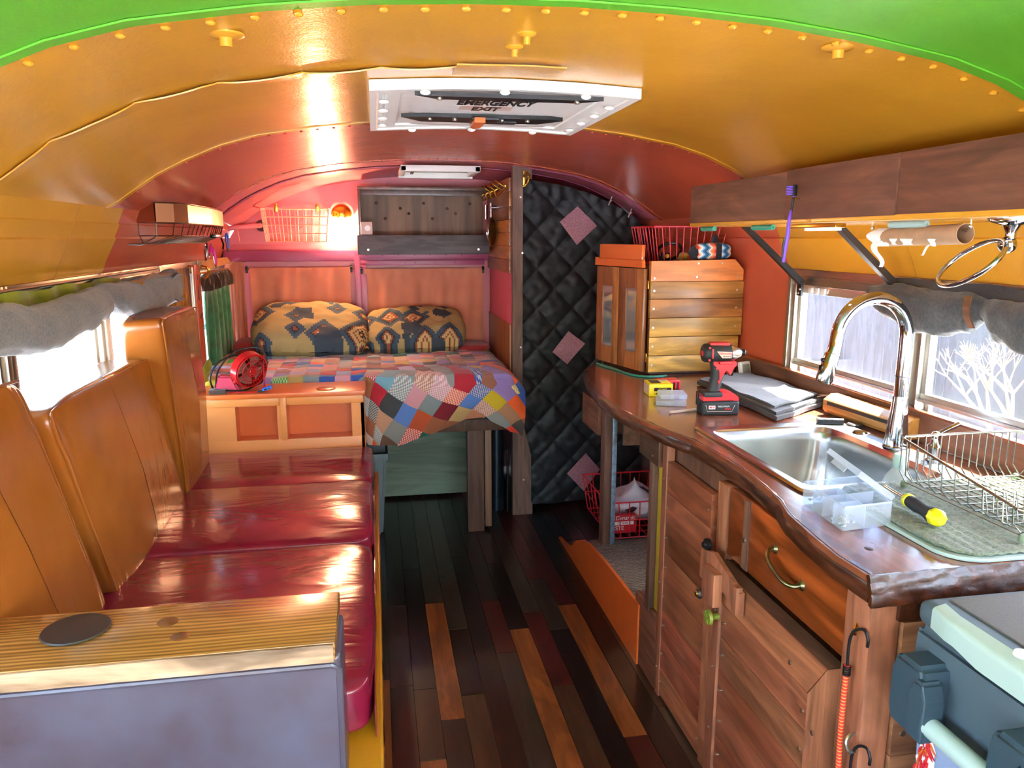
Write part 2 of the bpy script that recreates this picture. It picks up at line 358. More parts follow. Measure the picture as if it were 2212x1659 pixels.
def rootloc(p):
    l = V((0, 0, 0))
    while p is not None: l = l+V(p.location); p = p.parent
    return l
def islands(bm):
    bm.verts.index_update(); seen = [False]*len(bm.verts); bm.verts.ensure_lookup_table(); out = []
    for v in bm.verts:
        if seen[v.index]: continue
        st = [v]; seen[v.index] = True; g = []
        while st:
            x = st.pop(); g.append(x)
            for e in x.link_edges:
                y = e.other_vert(x)
                if not seen[y.index]: seen[y.index] = True; st.append(y)
        out.append(g)
    return out
def pieces(bm):
    # far-apart groups of loose shells: each becomes a part of its own
    isl = islands(bm)
    if len(isl) < 2 or len(isl) > 150: return None
    bx = [([min(v.co[i] for v in g) for i in range(3)], [max(v.co[i] for v in g) for i in range(3)]) for g in isl]
    sz = [max(h[i]-l[i] for i in range(3)) for l, h in bx]; n = len(isl); gid = list(range(n))
    def find(a):
        while gid[a] != a: a = gid[a]
        return a
    for i in range(n):
        for j in range(i+1, n):
            gap = math.sqrt(sum(max(0, bx[i][0][k]-bx[j][1][k], bx[j][0][k]-bx[i][1][k])**2 for k in range(3)))
            if gap <= max(.0005 if SMALLSPLIT else .02, .5*max(sz[i], sz[j])): gid[find(i)] = find(j)
    gr = {}
    for i in range(n): gr.setdefault(find(i), []).extend(isl[i])
    return list(gr.values()) if len(gr) > 1 else None
SMALLSPLIT = False
def obj(name, b, mats, parent=None, smooth=True, loc=None, bevel=0):
    global SMALLSPLIT
    if parent is not None:
        SMALLSPLIT = name in ('screw', 'bolt', 'knot', 'screw_cover')
        pc = pieces(b.bm)
        if pc and len(pc) <= 100:
            first = None
            for k, g in enumerate(pc):
                keep = set(v.index for v in g); nb = B(); nb.bm.free(); nb.bm = b.bm.copy(); nb.bm.verts.ensure_lookup_table()
                bmesh.ops.delete(nb.bm, geom=[v for v in nb.bm.verts if v.index not in keep], context='VERTS')
                o = obj_one(name, nb, mats, parent, smooth, loc); first = first or o
            b.bm.free(); return first
    return obj_one(name, b, mats, parent, smooth, loc)
def obj_one(name, b, mats, parent=None, smooth=True, loc=None, bevel=0):
    me = bpy.data.meshes.new(name)
    bmesh.ops.recalc_face_normals(b.bm, faces=b.bm.faces[:])
    b.bm.to_mesh(me); b.bm.free()
    o = bpy.data.objects.new(name, me); C.objects.link(o)
    for m in (mats if isinstance(mats, (list, tuple)) else [mats]): me.materials.append(MATS[m])
    if parent is not None:
        me.transform(Matrix.Translation(-rootloc(parent))); o.parent = parent
    else:
        if loc is None:
            xs = [v.co for v in me.vertices]
            loc = V(((min(c.x for c in xs)+max(c.x for c in xs))/2, (min(c.y for c in xs)+max(c.y for c in xs))/2, min(c.z for c in xs)))
        me.transform(Matrix.Translation(-V(loc))); o.location = loc
    if smooth:
        for p in me.polygons: p.use_smooth = True
        try: me.set_sharp_from_angle(angle=math.radians(38))
        except Exception: pass
    return o
def tag(o, label, cat, group=None, kind=None):
    o['label'] = label; o['category'] = cat
    if group: o['group'] = group
    if kind: o['kind'] = kind
    return o
def thing(name, label, cat, loc, group=None):
    o = bpy.data.objects.new(name, None); C.objects.link(o); o.location = loc; o.empty_display_size = .05
    return tag(o, label, cat, group)
def struct(name, b, mats, smooth=True, parent=None):
    o = obj(name, b, mats, parent, smooth)
    if parent is None: o['kind'] = 'structure'
    return o
def text(name, body, size, M, mat, parent, ext=.0004, align='CENTER', shear=0, bold=0, sx=1, sy=1):
    cu = bpy.data.curves.new(name, 'FONT'); cu.body = body; cu.size = size; cu.extrude = ext; cu.align_x = align; cu.align_y = 'CENTER'; cu.shear = shear; cu.offset = bold; cu.space_line = .8
    t = bpy.data.objects.new(name+'_tmp', cu); C.objects.link(t)
    bpy.context.view_layer.update()
    me = bpy.data.meshes.new_from_object(t.evaluated_get(bpy.context.evaluated_depsgraph_get()))
    bpy.data.objects.remove(t); bpy.data.curves.remove(cu)
    me.transform(M @ Matrix.Diagonal((sx, sy, 1, 1)))
    me.transform(Matrix.Translation(-rootloc(parent)))
    o = bpy.data.objects.new(name, me); C.objects.link(o); o.parent = parent; me.materials.clear(); me.materials.append(MATS[mat])
    return o
def frameM(o, x, y):
    """matrix with local x,y axes at origin o"""
    x = V(x).normalized(); y = V(y); y = (y-x*y.dot(x)).normalized(); z = x.cross(y)
    return Matrix(((x.x, y.x, z.x, o[0]), (x.y, y.y, z.y, o[1]), (x.z, y.z, z.z, o[2]), (0, 0, 0, 1)))
def copytree(o, parent=None):
    c = o.copy(); C.objects.link(c)
    if parent is not None: c.parent = parent
    for ch in list(o.children): copytree(ch, c)
    return c
def nz(p, s=1.0): return noise.noise(V(p)*s)

# ---------------- the bus shell ----------------
XC = .335
CT = [(0, 1.870), (.17, 1.8665), (.335, 1.857), (.5, 1.839), (.675, 1.811), (.79, 1.778), (.895, 1.733), (.97, 1.695), (1.035, 1.652), (1.09, 1.612), (1.13, 1.59)]
WL = [(1.13, 1.59), (1.150, 1.545), (1.146, 1.54), (1.165, 1.50), (1.161, 1.495), (1.195, 1.43), (1.213, 1.385), (1.220, .71), (1.225, 0)]
def prof_half(t):
    for (a, za), (b, zb) in zip(CT, CT[1:]):
        if t <= b: return za+(zb-za)*(t-a)/(b-a)
    return CT[-1][1]
def zc(x): return prof_half(abs(x-XC))
YR = 4.72; YF = -2.2
arch = [(-t, z) for t, z in CT[::-1]]+[(t, z) for t, z in CT[1:]]
def rear_scale(y):
    if y <= 4.15: return 1, 1
    k = (y-4.15)/(YR-4.15); return 1-.05*k*k, 1
def band(b, y0, y1, n=1, off=0):
    ys = [y0+(y1-y0)*i/n for i in range(n+1)]
    for ya, yb in zip(ys, ys[1:]):
        for (t0, z0), (t1, z1) in zip(arch, arch[1:]):
            f = []
            for y, t, z in ((ya, t0, z0), (yb, t0, z0), (yb, t1, z1), (ya, t1, z1)):
                k = 0 if y <= 4.15 else (y-4.15)/(YR-4.15)
                f.append((XC+t, y, z-.03*k*k*(abs(t)+.2)+off))
            b.quad(f)
            b.quad([(p[0], p[1], p[2]+.03) for p in f][::-1])
c_ = B(); c_.mat(4); band(c_, YF, .45, 4); c_.mat(0); band(c_, .45, 1.27, 2); c_.mat(1); band(c_, 1.27, 2.55, 4); c_.mat(2); band(c_, 2.55, 3.80, 4); c_.mat(3); band(c_, 3.80, YR+.05, 6)
bmesh.ops.remove_doubles(c_.bm, verts=c_.bm.verts[:], dist=.0001)
ceiling = struct('ceiling', c_, ['green', 'yellow', 'red', 'pink', 'front_bounce'])
def rib(name, y0, y1, mat, drop=.004, a=-1.13, b=1.13, n=60, wav=0):
    q = B()
    def fn(u, v):
        t = a+(b-a)*u; z = prof_half(abs(t)); y = y0+(y1-y0)*v
        w = wav*abs(math.sin((.15+.85*u)*PI*7))**.6 if v < .5 else 0
        return (XC+t, y+w*.6, z-drop-(w*.25 if v < .5 else 0))
    q.surf(fn, n, 2, thick=-.003)
    return struct(name, q, mat)
def rivets(name, y, mat, r=.0055, step=.062, a=-1.1, b=1.1):
    q = B(); t = a
    while t < b:
        z = prof_half(abs(t)); q.sphere((XC+t, y, z-.003), r, (1, 1, .6), 8); t += step
    return struct(name, q, mat)
rib('trim_1', 1.255, 1.285, 'green', .004)
rivets('trim_2', 1.315, 'yellow', .008, .066)
rib('trim_3', 1.735, 1.80, 'yellow', .004, -1.13, -.14, 140, .020)
rib('trim_4', 1.70, 1.80, 'yellow', .009, -.15, .09)
rib('trim_5', 2.535, 2.565, 'yellow', .003)
rivets('trim_6', 2.585, 'red', .005, .05)
rib('trim_7', 3.785, 3.83, 'red', .003)
rivets('trim_8', 3.77, 'red', .0045, .045)
rib('trim_9', 4.10, 4.16, 'plum', .008)
rivets('trim_10', 4.42, 'pink', .0045, .045, -1.0, .35)
# side walls: solid lower part, upper part, aluminium windows between
def wall_strip(b, side, y0, y1, zs):
    pr = [(t, z) for t, z in WL if zs[0]-1e-4 <= z <= zs[1]+1e-4]
    for (t0, z0), (t1, z1) in zip(pr, pr[1:]):
        x0 = XC+side*t0; x1 = XC+side*t1
        b.quad([(x0, y0, z0), (x0, y1, z0), (x1, y1, z1), (x1, y0, z1)])
        b.quad([(x0+side*.04, y0, z0), (x0+side*.04, y1, z0), (x1+side*.04, y1, z1), (x1+side*.04, y0, z1)])
for side, nm in ((-1, 'wall_left'), (1, 'wall_right')):
    w = B(); ysp = 2.70 if side < 0 else 2.68
    w.mat(0); wall_strip(w, side, YF, ysp, (1.385, 1.59)); w.mat(1); wall_strip(w, side, ysp, YR, (1.385, 1.59))
    w.mat(0); wall_strip(w, side, YF, ysp, (0, .71)); w.mat(1); wall_strip(w, side, ysp, YR, (0, .71))
    if side > 0: w.mat(1); wall_strip(w, side, 2.68, YR, (.71, 1.385))
    # sill and header returns so the wall has thickness
    for z in (.71, 1.385):
        x = XC+side*1.22; w.mat(0); w.quad([(x, YF, z), (x, YR, z), (x+side*.04, YR, z), (x+side*.04, YF, z)])
    bmesh.ops.remove_doubles(w.bm, verts=w.bm.verts[:], dist=.0001)
    o = struct(nm, w, ['yellow', 'redwall' if side > 0 else 'red'])
    # vertical lap seams
    q = B()
    for y in ((2.31, 1.62, .93) if side < 0 else (1.98, 1.29, .6)):
        for (t0, z0), (t1, z1) in zip(WL[:7], WL[1:7]):
            x0, x1 = XC+side*(t0-.0015), XC+side*(t1-.0015)
            q.hexa([(x0, y, z0), (x0, y+.003, z0), (x1, y+.003, z1), (x1, y, z1)], [(x0-side*.001, y, z0), (x0-side*.001, y+.003, z0), (x1-side*.001, y+.003, z1), (x1-side*.001, y, z1)])
    struct('trim_11' if side < 0 else 'trim_12', q, 'mustard_paint', False)
# windows
PITCH = .69
def window(k, side, y1, tall=True):
    """window unit between pillars at y1-PITCH and y1"""
    y0 = y1-PITCH; xi = XC+side*1.215; s = side
    root = bpy.data.objects.new('window_%d' % k, None); C.objects.link(root); root.location = (xi, (y0+y1)/2, .71); root['kind'] = 'structure'
    f = B()
    def bb(xa, xb, ya, yb, za, zb, bev=.002): f.box((xi+s*min(xa, xb), ya, za), (xi+s*max(xa, xb), yb, zb), bev)
    bb(-.012, .05, y0, y0+.022, .71, 1.385); bb(-.012, .05, y1-.022, y1, .71, 1.385)
    bb(-.004, .05, y0+.02, y0+.045, .71, 1.33); bb(-.004, .05, y1-.045, y1-.02, .71, 1.33)
    bb(-.008, .05, y0, y1, 1.328, 1.385, .003); bb(-.012, .02, y0, y1, 1.352, 1.362)
    bb(-.012, .06, y0, y1, .705, .735)
    fr = obj('window_frame', f, 'alum', root)
    g = B()
    def gb(xa, xb, ya, yb, za, zb, bev=.002): g.box((xi+s*min(xa, xb), ya, za), (xi+s*max(xa, xb), yb, zb), bev)
    gb(.010, .03, y0+.045, y1-.045, 1.025, 1.052); gb(0.0, .012, y0+.045, y1-.045, 1.028, 1.036)
    gb(.010, .03, y0+.045, y1-.045, 1.298, 1.328); gb(.012, .03, y0+.045, y0+.062, 1.04, 1.31); gb(.012, .03, y1-.062, y1-.045, 1.04, 1.31)
    gb(.03, .045, y0+.045, y1-.045, .735, .76)
    gb(.03, .045, y0+.045, y0+.060, .74, 1.03); gb(.03, .045, y1-.060, y1-.045, .74, 1.03)
    obj('sash', g, 'alum_light', root)
    l = B()
    for yy in (.13, .17, .21): l.box((xi+s*.002, y1-yy-.012, 1.302), (xi+s*.012, y1-yy+.012, 1.322), .003)
    obj('sash_latch', l, 'white', root)
    p = B(); p.box((xi+s*.018, y0+.05, 1.05), (xi+s*.022, y1-.05, 1.30)); p.box((xi+s*.036, y0+.05, .75), (xi+s*.040, y1-.05, 1.03))
    obj('pane', p, 'glass', root, False)
k = 1
for i in range(5): window(k, 1, 2.67-.69*i); k += 1
for i in range(8): window(k, -1, 4.75-.69*i); k += 1
# rear wall
rw = B()
arc = []
for t, z in arch: arc.append((XC+t, z-.03*(abs(t)+.2)))
prof = [(XC-1.24, 0), (XC-1.23, 1.385)]+arc+[(XC+1.23, 1.385), (XC+1.24, 0)]
rw.prism(prof, (YR, YR+.04), 'Y')
struct('wall_back', rw, 'pink')
q = B()
x = -.80
while x < -.08: q.sphere((x, YR-.002, 1.445), .0055, (1, .6, 1), 8); x += .034
q.box((-.86, YR-.006, 1.425), (-.09, YR, 1.46), .001)
struct('trim_13', q, 'pink')
q = B(); q.box((-.86, YR-.05, 1.36), (.685, YR, 1.425), .006); q.box((-.12, YR-.06, .7), (-.085, YR, 1.42), .004)
struct('trim_14', q, 'plum')
# emergency door surround (right half) with its screw row
q = B(); q.box((-.09, YR-.062, 1.375), (.685, YR-.05, 1.415), .002); q.box((-.085, YR-.066, 1.335), (.66, YR-.05, 1.365), .002); q.box((-.085, YR-.066, .8), (-.05, YR-.05, 1.35), .002)
struct('door_1', q, 'plum')
q = B()
for i in range(8): q.cyl((-.05+i*.095, YR-.0625, 1.396), (-.05+i*.095, YR-.064, 1.396), .004, n=8)
for i in (3, 4, 6, 8): q.cyl((.0+i*.06, YR-.067, 1.351), (.0+i*.06, YR-.0655, 1.351), .004, n=8)
struct('trim_15', q, 'burgundy')
# front wall with windscreen opening (behind the camera)
fw = B()
fw.box((XC-1.225, YF-.04, 0), (XC+1.225, YF, .45)); fw.box((XC-1.225, YF-.04, .45), (XC-1.1, YF, 1.7)); fw.box((XC+1.1, YF-.04, .45), (XC+1.225, YF, 1.7))
fw.prism([(XC-1.225, 1.55), (XC+1.225, 1.55), (XC+1.1, 1.7), (XC+.8, 1.85), (XC, 1.9), (XC-.8, 1.85), (XC-1.1, 1.7)], (YF-.04, YF), 'Y')
struct('wall_front', fw, 'front_bounce')
q = B(); q.box((XC-1.1, YF-.03, .45), (XC+1.1, YF-.02, 1.55)); struct('window_14', q, 'glass', False)
# ---------------- floor: individual boards ----------------
FC = {'k': '#1a1210', 'd': '#2c1a14', 'r': '#4a1c16', 'o': '#92552a', 'b': '#4a3222', 'g': '#3c332a', 'p': '#33201e'}
for kk, vv in FC.items(): wood('floor_'+kk, [vv], 'Y', .28, grain=.4, island=True, bump=.12, coat=.35)
def floor_rows():
    rows = {
     0: [(0, 'o', 2.42), 'k'], 1: [(0, 'd', 1.78), ('x', 'k', 2.37), ('x', 'p', 2.95), 'k'],
     2: [(0, 'o', 1.98), ('x', 'd', 2.34), ('x', 'k', 3.3), 'k'], 3: [(0, 'b', 1.58), ('x', 'd', 2.16), ('x', 'o', 2.95), 'g'],
     4: [(0, 'b', 2.28), ('x', 'k', 2.72), 'g'], 5: [(0, 'o', 1.6), ('x', 'd', 2.55), ('x', 'k', 3.4), 'd'],
     6: [(0, 'r', 1.83), ('x', 'g', 2.52), ('x', 'r', 2.93), 'k'], 7: [(0, 'o', 2.68), ('x', 'k', 3.3), 'd'],
     8: [(0, 'b', 2.28), ('x', 'r', 2.80), 'g'], 9: [(0, 'k', 2.65), ('x', 'g', 3.1), 'r'],
     10: [(0, 'o', 1.59), ('x', 'r', 1.98), ('x', 'o', 2.84), 'r'], 11: [(0, 'r', 1.80), ('x', 'k', 3.05), 'k']}
    return rows
fl = B(); order = ['k', 'd', 'r', 'o', 'b', 'g', 'p']; PW = .0775; X0 = -.075
rws = floor_rows()
random.seed(3)
nr = int((1.56+.89)/PW)+2
for r in range(-12, 22):
    xa = X0+r*PW; xb = xa+PW
    if xa < -.9 or xb > 1.6: continue
    segs = []
    y = YF
    if r in rws:
        for e in rws[r]:
            if isinstance(e, tuple): segs.append((y, e[2], e[1])); y = e[2]
            else: segs.append((y, YR, e))
    else:
        while y < YR: y2 = min(YR, y+random.uniform(.5, 1.1)); segs.append((y, y2, random.choice('kddrbgp'))); y = y2
    for ya, yb, c in segs:
        fl.mat(order.index(c)); fl.box((xa+.0006, ya+.0006, -.02), (xb-.0006, yb-.0006, 0), .0008, seg=1)
fl.mat(0); fl.box((-.92, YF, -.05), (1.60, YR+.04, -.018))
struct('floor', fl, ['floor_'+c for c in order], False)

# ---------------- roof things ----------------
def hatch():
    x0, x1, y0, y1 = 0.0, .655, 1.87, 2.56
    t = thing('roof_hatch', 'white emergency exit roof hatch set into the yellow ceiling', 'hatch', (XC, 2.215, 1.84))
    f = B()
    def zt(x): return zc(x)-.034
    def ring(ax0, ax1, ay0, ay1, w, dz0, dz1):
        # frame made of four curved bars
        for (a0, a1, b0, b1) in ((ax0, ax1, ay0, ay0+w), (ax0, ax1, ay1-w, ay1), (ax0, ax0+w, ay0+w, ay1-w), (ax1-w, ax1, ay0+w, ay1-w)):
            n = 10
            for i in range(n):
                xa = a0+(a1-a0)*i/n; xb = a0+(a1-a0)*(i+1)/n
                f.hexa([(xa, b0, zt(xa)+dz0), (xb, b0, zt(xb)+dz0), (xb, b1, zt(xb)+dz0), (xa, b1, zt(xa)+dz0)], [(xa, b0, zt(xa)+dz1), (xb, b0, zt(xb)+dz1), (xb, b1, zt(xb)+dz1), (xa, b1, zt(xa)+dz1)])
    ring(x0, x1, y0, y1, .022, .008, .032); ring(x0+.02, x1-.02, y0+.02, y1-.02, .055, .013, .032)
    bmesh.ops.remove_doubles(f.bm, verts=f.bm.verts[:], dist=.0002)
    obj('frame', f, 'white', t)
    p = B(); p.surf(lambda u, v: (x0+.02+(x1-x0-.04)*u, y0+.02+(y1-y0-.04)*v, (zt(XC)+.002 if .13 < u < .87 and .12 < v < .86 else zt(x0+(x1-x0)*u)+.020)), 24, 24, thick=-.004)
    obj('panel', p, 'whitebump', t)
    for yy, w in ((y0+.030, .2), (y1-.335, .20)):
        h = B(); zz = zt(XC)-.003
        h.prism([(XC-w-.03, yy-.012), (XC-w+.03, yy+.032), (XC+w-.03, yy+.032), (XC+w+.03, yy-.012)] if yy < 2.1 else [(XC-w-.03-.02, yy), (XC-w+.03-.02, yy+.075), (XC+w-.03-.02, yy+.075), (XC+w+.03-.02, yy), (XC+w-.03, yy-.02), (XC-w+.03, yy-.02)], (zz-.006, zz+.004), 'Z')
        if yy > 2.1: h.box((XC-.055, yy-.03, zz-.012), (XC+.02, yy+.05, zz-.002), .002); h.box((XC-.0, yy+.03, zz-.01), (XC+.08, yy+.065, zz))
        bar = obj('latch_bar', h, 'black', t)
        s = B()
        for dx in ((-.17, .17) if yy < 2.1 else (-.15, -.08, .055, .13)): s.cyl((XC+dx-.02*(yy > 2.1), yy+.014, zz-.010), (XC+dx-.02*(yy > 2.1), yy+.014, zz-.005), .007, n=12)
        obj('bolt', s, 'screw', bar)
    h = B(); h.prism([(XC-.050, 2.185), (XC-.020, 2.185), (XC-.020, 2.29), (XC-.035, 2.32), (XC-.050, 2.29)], (zt(XC)-.024, zt(XC)-.010), 'Z')
    obj('release_handle', h, 'orange', t)
    s = B()
    for yy in (2.02, 2.16, 2.30, 2.44):
        for xx in (x0+.035, x1-.035): s.sphere((xx, yy, zt(xx)+.007), .011, (1.2, 1, .5), 10)
    for xx in (.13, .32, .52):
        for yy in (y0+.02, y1-.025): s.sphere((xx, yy, zt(xx)+.004), .011, (1.2, 1, .6), 10)
    obj('screw_cover', s, 'white', t)
    zt_ = zt(XC)+.0008
    text('lettering', 'EMERGENCY', .035, frameM((XC-.015, 2.025, zt_), (1, 0, 0), (0, -1, 0)), 'black', t, .0008, bold=.0009, sx=1, sy=2.9)
    text('lettering', 'EXIT', .035, frameM((XC-.03, 2.115, zt_), (1, 0, 0), (0, -1, 0)), 'black', t, .0008, bold=.0009, sx=1.05, sy=2.3)
    st = B(); st.box((XC-.10, 2.075, zt_+.0004), (XC+.04, 2.135, zt_+.001)); obj('worn_label', st, 'outlet', t)
    st = B(); st.box((XC-.1, 1.945, zt_-.001), (XC+.07, 1.955, zt_+.002)); obj('slot', st, 'darksteel', t)
hatch()
t = thing('roof_vent', 'small pale roof vent over the bed', 'vent', (.34, 4.08, 1.82))
f = B()
for lo, hi in (((.14, 3.92, 1.822), (.54, 3.95, 1.852)), ((.14, 4.25, 1.812), (.54, 4.28, 1.85)), ((.14, 3.92, 1.822), (.17, 4.28, 1.85)), ((.51, 3.92, 1.822), (.54, 4.28, 1.85))): f.box(lo, hi, .004)
obj('frame', f, 'white', t)
f = B(); f.box((.17, 3.95, 1.842), (.51, 4.25, 1.848)); obj('lid', f, 'hatchglass', t, False)
f = B(); f.box((.20, 4.00, 1.828), (.215, 4.2, 1.838), .002); obj('crank_arm', f, 'blackmetal', t)
for (x, y, r, lb) in ((-.23, 1.40, .03, 'large yellow painted bolt in the left part of the yellow ceiling'), (.84, 1.34, .03, 'large yellow painted bolt in the right part of the yellow ceiling'), (.29, 1.47, .018, 'small yellow painted plug, the nearer of two above the roof hatch'), (.285, 1.57, .018, 'small yellow painted plug just in front of the roof hatch')):
    z = zc(x); b = B(); b.lathe_axis((x, y, z+.001), (x, y, z-.02), [(0, r), (.15, r), (.3, r*.75), (.35, r*.35), (1, r*.33)], 18)
    tag(obj('ceiling_bolt', b, 'yellow'), lb, 'bolt', 'bolts in the yellow ceiling')

# ---------------- soft shapes ----------------
def se(a, e): return math.copysign(abs(a)**e, a)
def cushion(name, lo, hi, mat, parent=None, e=.22, bulge=.06, wr=.004, seed=0, fx=None, nu=64, nv=40, ws=5.0, stretch=(1, 1, 1)):
    b = B(); c = [(lo[i]+hi[i])/2 for i in range(3)]; h = [(hi[i]-lo[i])/2 for i in range(3)]
    def fn(u, v):
        a = u*2*PI; t = (v-.5)*PI
        ct = se(max(0, math.cos(t)-1e-9), e); st = se(math.sin(t), e)
        p = [se(math.cos(a), e)*ct, se(math.sin(a), e)*ct, st]
        m = max(abs(q) for q in p)
        q = V((c[0]+p[0]*h[0], c[1]+p[1]*h[1], c[2]+p[2]*h[2]))
        # puffy faces
        for i in range(3):
            o = [j for j in range(3) if j != i]
            if abs(p[i]) > .93: q[i] += math.copysign(bulge*min(h)*(1-p[o[0]]**2)*(1-p[o[1]]**2), p[i])
        d = (q-V(c)).normalized()
        s = V((q.x*stretch[0]+seed, q.y*stretch[1], q.z*stretch[2]))
        q += d*wr*(noise.noise(s*ws)+.6*noise.noise(s*ws*2.3+V((3, 1, 2)))+.3*abs(noise.noise(s*ws*5)))
        return fx(q) if fx else q
    b.surf(fn, nu, nv)
    bmesh.ops.remove_doubles(b.bm, verts=b.bm.verts[:], dist=.0004)
    o = obj(name, b, mat, parent)
    for p in o.data.polygons: p.use_smooth = True
    return o
def pleats(name, p0, p1, z0, z1, mat, parent=None, amp=.012, n=7, out=(0, -1, 0), gather=.04, seed=0, nu=70, nz_=14, thick=.003, sag=0):
    """hanging gathered cloth between p0 and p1 (x,y) from z1 down to z0"""
    b = B(); p0 = V((*p0, 0)); p1 = V((*p1, 0)); o_ = V(out)
    def fn(u, v):
        z = z1+(z0-z1)*v
        k = .35+.65*min(1, v*3)
        w = amp*k*(math.sin(u*n*2*PI+seed+.6*math.sin(u*5+seed))+.5*math.sin(u*n*4.3*PI+v*2+seed))
        if v < .12: w = amp*.25*math.sin(u*n*6*PI+seed)*(1 if v > .02 else .4)
        p = p0.lerp(p1, u+.02*v*math.sin(u*9+seed)); p = p+o_*w; p.z = z+sag*math.sin(u*PI)*(-1)*(v)
        return p
    b.surf(fn, nu, nz_, thick=thick)
    return obj(name, b, mat, parent)

# ---------------- left bench ----------------
t = thing('bench', 'mustard painted bench box along the left wall under maroon seat cushions', 'bench', (-.4, 2.3, 0))
b = B(); b.box((-.885, 1.30, 0), (-.020, 3.37, .455), .004); obj('base', b, 'mustard_paint', t)
b = B(); b.box((-.024, 1.30, .40), (-.016, 3.37, .455), .003); obj('front_rail', b, 'yellow', t)
seatlab = ['shiny maroon vinyl seat cushion nearest the camera, behind the pine shelf board', 'shiny maroon vinyl seat cushion in the middle of the left bench', 'shiny maroon vinyl seat cushion at the far end against the orange cubby cabinet']
for i, (ya, yb, zt, lowx) in enumerate([(1.47, 2.27, .575, -.030), (2.27, 2.86, .585, -.032), (2.86, 3.37, .578, -.034)]):
    def fx(q, ya=ya, yb=yb, zt=zt, lowx=lowx, i=i):
        if q.x > -.09 and q.z < .53: q.x += .012*(1+nz((q.y*6, q.z*8, i)))*(.53-q.z)/.2
        if q.z > .5:
            u = (q.y-ya)/(yb-ya)
            q.z += .014*math.sin(min(1, max(0, u))*PI)+.006*math.sin((q.x*.7+q.y*1.9)*14+i)*max(0, (q.x+.6))
        return q
    o = cushion('seat_cushion', (-.86, ya-.004, .465 if i else .465), (lowx-.006, yb+.004, zt), 'maroon', None, e=.16, bulge=.05, wr=.006, seed=i*3.1, fx=fx, nu=96, nv=44, ws=4, stretch=(1.0, 2.6, 1))
    tag(o, seatlab[i], 'cushion', 'maroon seat cushions')
    sk = B()
    def sf(u, v, ya=ya, yb=yb, i=i):
        y = ya+.004+(yb-ya-.008)*u; L = (.23+.05*math.sin(u*3+i))*(1 if i else (1.75-.7*abs(u-.3)))
        return (lowx-.002+.007*math.sin(u*23+i)*v+.006*v, y, .53-L*v)
    sk.surf(sf, 40, 10, thick=.002)
    s_ = obj('skirt', sk, 'maroon', o)
backlab = ['glossy tan vinyl back cushion at the left edge, nearest the camera', 'glossy tan vinyl back cushion in the middle with a gathered front seam', 'tall glossy tan vinyl back cushion standing at the far end of the bench']
def seam(pts, par):
    s = B(); s.tube(pts, .0035, 6, smooth=6); return obj('piping', s, 'tan', par)
for i, (ya0, yb0, ya1, yb1, zt, xf0, xf1, th) in enumerate([
        (1.48, 1.97, 1.20, 1.78, 1.20, -.70, -.765, .11), (2.00, 2.76, 1.82, 2.62, 1.115, -.69, -.735, .125), (2.80, 3.22, 2.53, 3.04, 1.245, -.70, -.665, .13)]):
    z0 = .565
    def fx(q, z0=z0, zt=zt, ya0=ya0, yb0=yb0, ya1=ya1, yb1=yb1, xf0=xf0, xf1=xf1, th=th):
        k = (q.z-z0)/(zt-z0); y = q.y            # unit box in y: 0..1, x: 0..th
        a = ya0+(ya1-ya0)*k; c = yb0+(yb1-yb0)*k
        xf = xf0+(xf1-xf0)*k
        return V((max(xf-th+q.x, -.878), a+(c-a)*y, q.z))
    b = B(); nu, nv = 110, 60
    def fn(u, v, i=i, th=th, z0=z0, zt=zt, fx=fx):
        e = .14; a = u*2*PI; tt = (v-.5)*PI; ct = se(max(0, math.cos(tt)-1e-9), e); st = se(math.sin(tt), e)
        p = (se(math.cos(a), e)*ct, se(math.sin(a), e)*ct, st)
        q = V((th/2+p[0]*th/2, .5+p[1]*.5, (z0+zt)/2+p[2]*(zt-z0)/2))
        w = (1-p[1]**2)*(1-p[2]**2)
        if p[0] > .9:
            s = V((0, q.y*7+i*5, q.z*1.6))
            q.x += .018*w+.010*noise.noise(s)*(.4+w)+.007*abs(noise.noise(s*2.4))+.010*max(0, p[2]-.5)*math.sin(q.y*34+3*math.sin(q.y*9+i))
        if abs(p[1]) > .9: q.y += .004*noise.noise(V((q.x*20, i, q.z*7)))
        if p[2] > .9: q.z += .006*noise.noise(V((q.x*8, q.y*7, i)))+.01*(1-p[1]**2)
        return fx(q)
    b.surf(fn, nu, nv); bmesh.ops.remove_doubles(b.bm, verts=b.bm.verts[:], dist=.0004)
    o = obj('back_cushion', b, 'tan'); tag(o, backlab[i], 'cushion', 'tan back cushions')
    for p in o.data.polygons: p.use_smooth = True
    mk = lambda x, y, z: fx(V((x, y, z)))
    seam([mk(th+.001, .008, z0+.03)]+[mk(th+.002+.004*nz((zz*9, i, 0)), .004+.004*nz((zz*14, 2, i)), zz) for zz in [z0+.06+(zt-z0-.09)*k/9 for k in range(10)]]+[mk(th+.001, .03, zt-.004)]+[mk(th+.001, yy, zt+.001) for yy in (.2, .4, .6, .8)]+[mk(th+.001, .97, zt-.003)], o)

